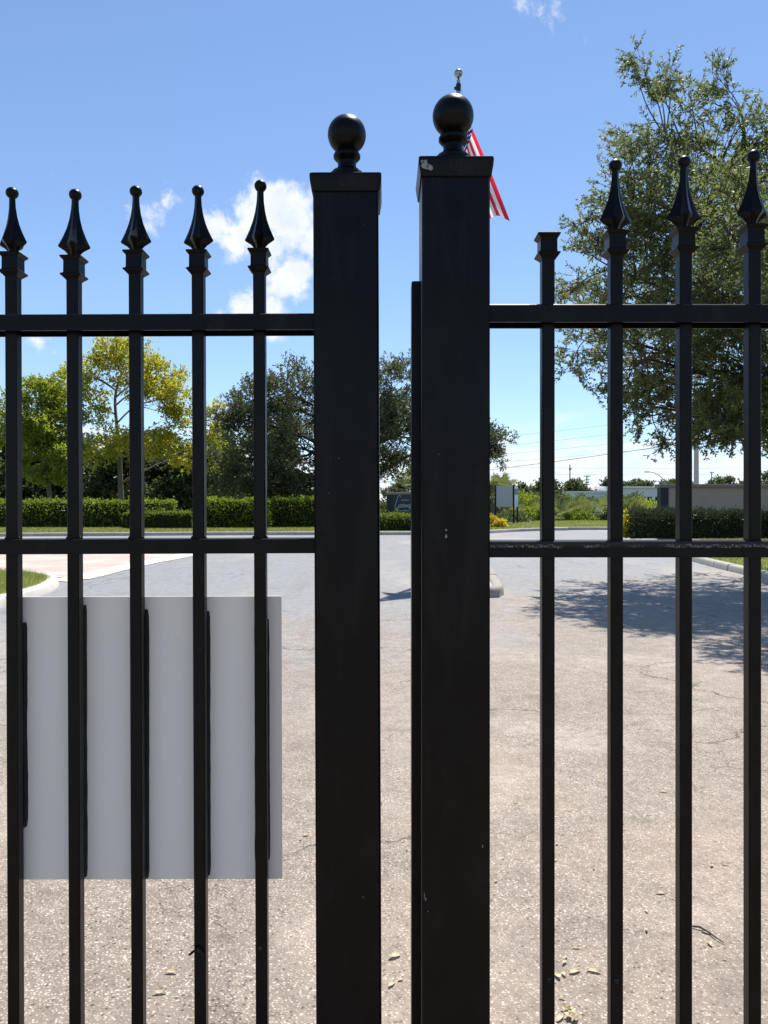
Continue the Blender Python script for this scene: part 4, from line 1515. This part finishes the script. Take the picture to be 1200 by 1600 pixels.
def wire(pa, pb, r, label, sag=.6):
    a, c = Vector(P(*pa)), Vector(P(*pb))
    a2, c2 = a, c
    pts = []
    for k in range(17):
        t = k / 16
        p = a2.lerp(c2, t)
        p.z -= sag * 4 * t * (1 - t)
        pts.append(p)
    b = MB()
    b.tube(pts, r, 4)
    return tag(b.build('power_line', M['wire']), label, 'cable', 'overhead power lines')


wire((560, 757, 150), (1420, 640, 62), .032, 'thickest overhead power line sloping up behind the right pickets', .5)
for k, (ya, yb_) in enumerate([(690, 622), (704, 640), (716, 660), (727, 682)]):
    wire((700, ya, 160), (1500, yb_ - 40, 85), .016, ['topmost', 'second', 'third', 'lowest'][k] + ' of the four thin sloping power lines above the thick one', .8)
for k, (ya, yb_) in enumerate([(727, 722), (737, 732), (748, 742)]):
    wire((640, ya, 200), (1560, yb_, 205), .022, ['upper', 'middle', 'lower'][k] + ' of the three thin level power lines above the distant trees', 1.2)

BY = 150
bl = empty('warehouse', (P(965, 785, BY)[0], BY, 0), 'long low white building with a pale roof in the distance', 'building')
xa = P(898, 785, BY)[0] - bl.location.x
xb = P(1075, 785, BY)[0] - bl.location.x
za, zr = EYE + (785 - 763) / 1200 * BY, EYE + (785 - 758.5) / 1200 * BY
b = MB()
b.box(xa + 6.8, xb, 0, 9, 0, za)
for k in range(9):
    xk = xa + 8.0 + k * 1.55
    d = MB()
    d.box(xk, xk + (.95 if k % 3 else 1.2), -.06, -.004, .4 if k % 3 else 0, 2.6)
    d.build('window' if k % 3 else 'door', M['dark_panel'], bl)
b.build('wall', M['white_metal'], bl)
b = MB()
b.rings([[(xa + 6.4, -.5, za + .02), (xa + 6.4, 9.5, za + .02), (xa + 6.4, 9.5, zr), (xa + 6.4, -.5, za + .35)], [(xb + .4, -.5, za + .02), (xb + .4, 9.5, za + .02), (xb + .4, 9.5, zr), (xb + .4, -.5, za + .35)]][::-1])
b.build('roof', M['roof_white'], bl)

b = MB()
zl = EYE + (785 - 770) / 1200 * BY
b.box(xa, xa + 6.79, 2, 9, 0, zl)
b.build('annex', M['white_metal'], bl)
b = MB()
b.box(xa - .3, xa + 6.5, 1.6, 9.4, zl + .02, zl + .35)
b.build('annex_roof', M['roof_white'], bl)

# ------------------------------------------------------------------ litter on the asphalt
lit = [(870, 1320), (928, 1358), (1032, 1397), (1010, 1425), (1052, 1405), (900, 1482), (884, 1498), (882, 1506), (898, 1520), (928, 1519), (871, 1527), (881, 1524), (878, 1561), (875, 1592), (1103, 1458), (1109, 1476), (1132, 1500), (1112, 1354), (1134, 1352),
       (890, 1268), (1036, 1238), (805, 1255), (930, 1008), (470, 1313), (478, 1306), (180, 1473), (268, 1521), (250, 1553), (617, 1496), (626, 1532), (612, 1540), (775, 1378), (962, 1388), (868, 1345), (1010, 1455), (700, 1250), (600, 1172), (1120, 1110)]
lr = random.Random(8)
for i, (px, py) in enumerate(lit):
    x, y = G(px, py)
    b = MB()
    Ln = lr.uniform(.016, .046)
    Wn = Ln * lr.uniform(.24, .46)
    c = lr.uniform(-.3, .5)
    top = []
    for k in range(7):
        f = k / 6
        w = Wn * math.sin(math.pi * (f * .9 + .05)) ** .8 / 2 + .0006
        z = .0035 + .010 * c * (f - .5) ** 2 * 4 + .002 * f
        top.append(((f - .5) * Ln, w, z))
    for k in range(6):
        a0, a1 = top[k], top[k + 1]
        b.quad((a0[0], -a0[1], a0[2] + .0025), (a1[0], -a1[1], a1[2] + .0025), (a1[0], 0, a1[2]), (a0[0], 0, a0[2]))
        b.quad((a0[0], 0, a0[2]), (a1[0], 0, a1[2]), (a1[0], a1[1], a1[2] + .003), (a0[0], a0[1], a0[2] + .003))
    o = b.build('dry_leaf', M['dry_leaf'], None, (x, y, .001))
    o.rotation_euler = (0, 0, lr.uniform(0, 6.28))
    tag(o, 'small tan dry leaf lying alone on the sunlit asphalt', 'leaf', 'dry leaves scattered on the asphalt')
# crumpled leaf cluster at the lower right
for k, (px, py) in enumerate([(885, 1580), (893, 1584), (890, 1592), (897, 1595)]):
    x, y = G(px, py)
    b = MB()
    pts = []
    for i in range(10):
        a = 2 * math.pi * i / 10
        rad = .022 * (1 if i % 2 == 0 else .6) * lr.uniform(.8, 1.1)
        pts.append((rad * math.cos(a), rad * .7 * math.sin(a), .006 + lr.uniform(0, .012)))
    for i in range(10):
        b.quad((0, 0, .006), pts[i], pts[(i + 1) % 10])
    o = b.build('dry_leaf', M['dry_leaf'], None, (x, y, .001))
    o.rotation_euler = (0, 0, k * 1.4)
    tag(o, 'crumpled lobed dry leaf in the small heap at the foot of the broken picket', 'leaf', 'crumpled leaves heaped below the broken picket')
x, y = G(1082, 1450)
b = MB()
b.tube([(0, 0, .006), (.022, -.012, .010), (.040, -.035, .006), (.052, -.075, .008), (.066, -.10, .006)], [.003, .0034, .003, .0024, .0012], 6)
tag(b.build('fallen_twig', M['twig'], None, (x, y, 0)), 'dark bent twig lying on the asphalt near the third right picket', 'twig')

scene.render.engine = 'CYCLES'
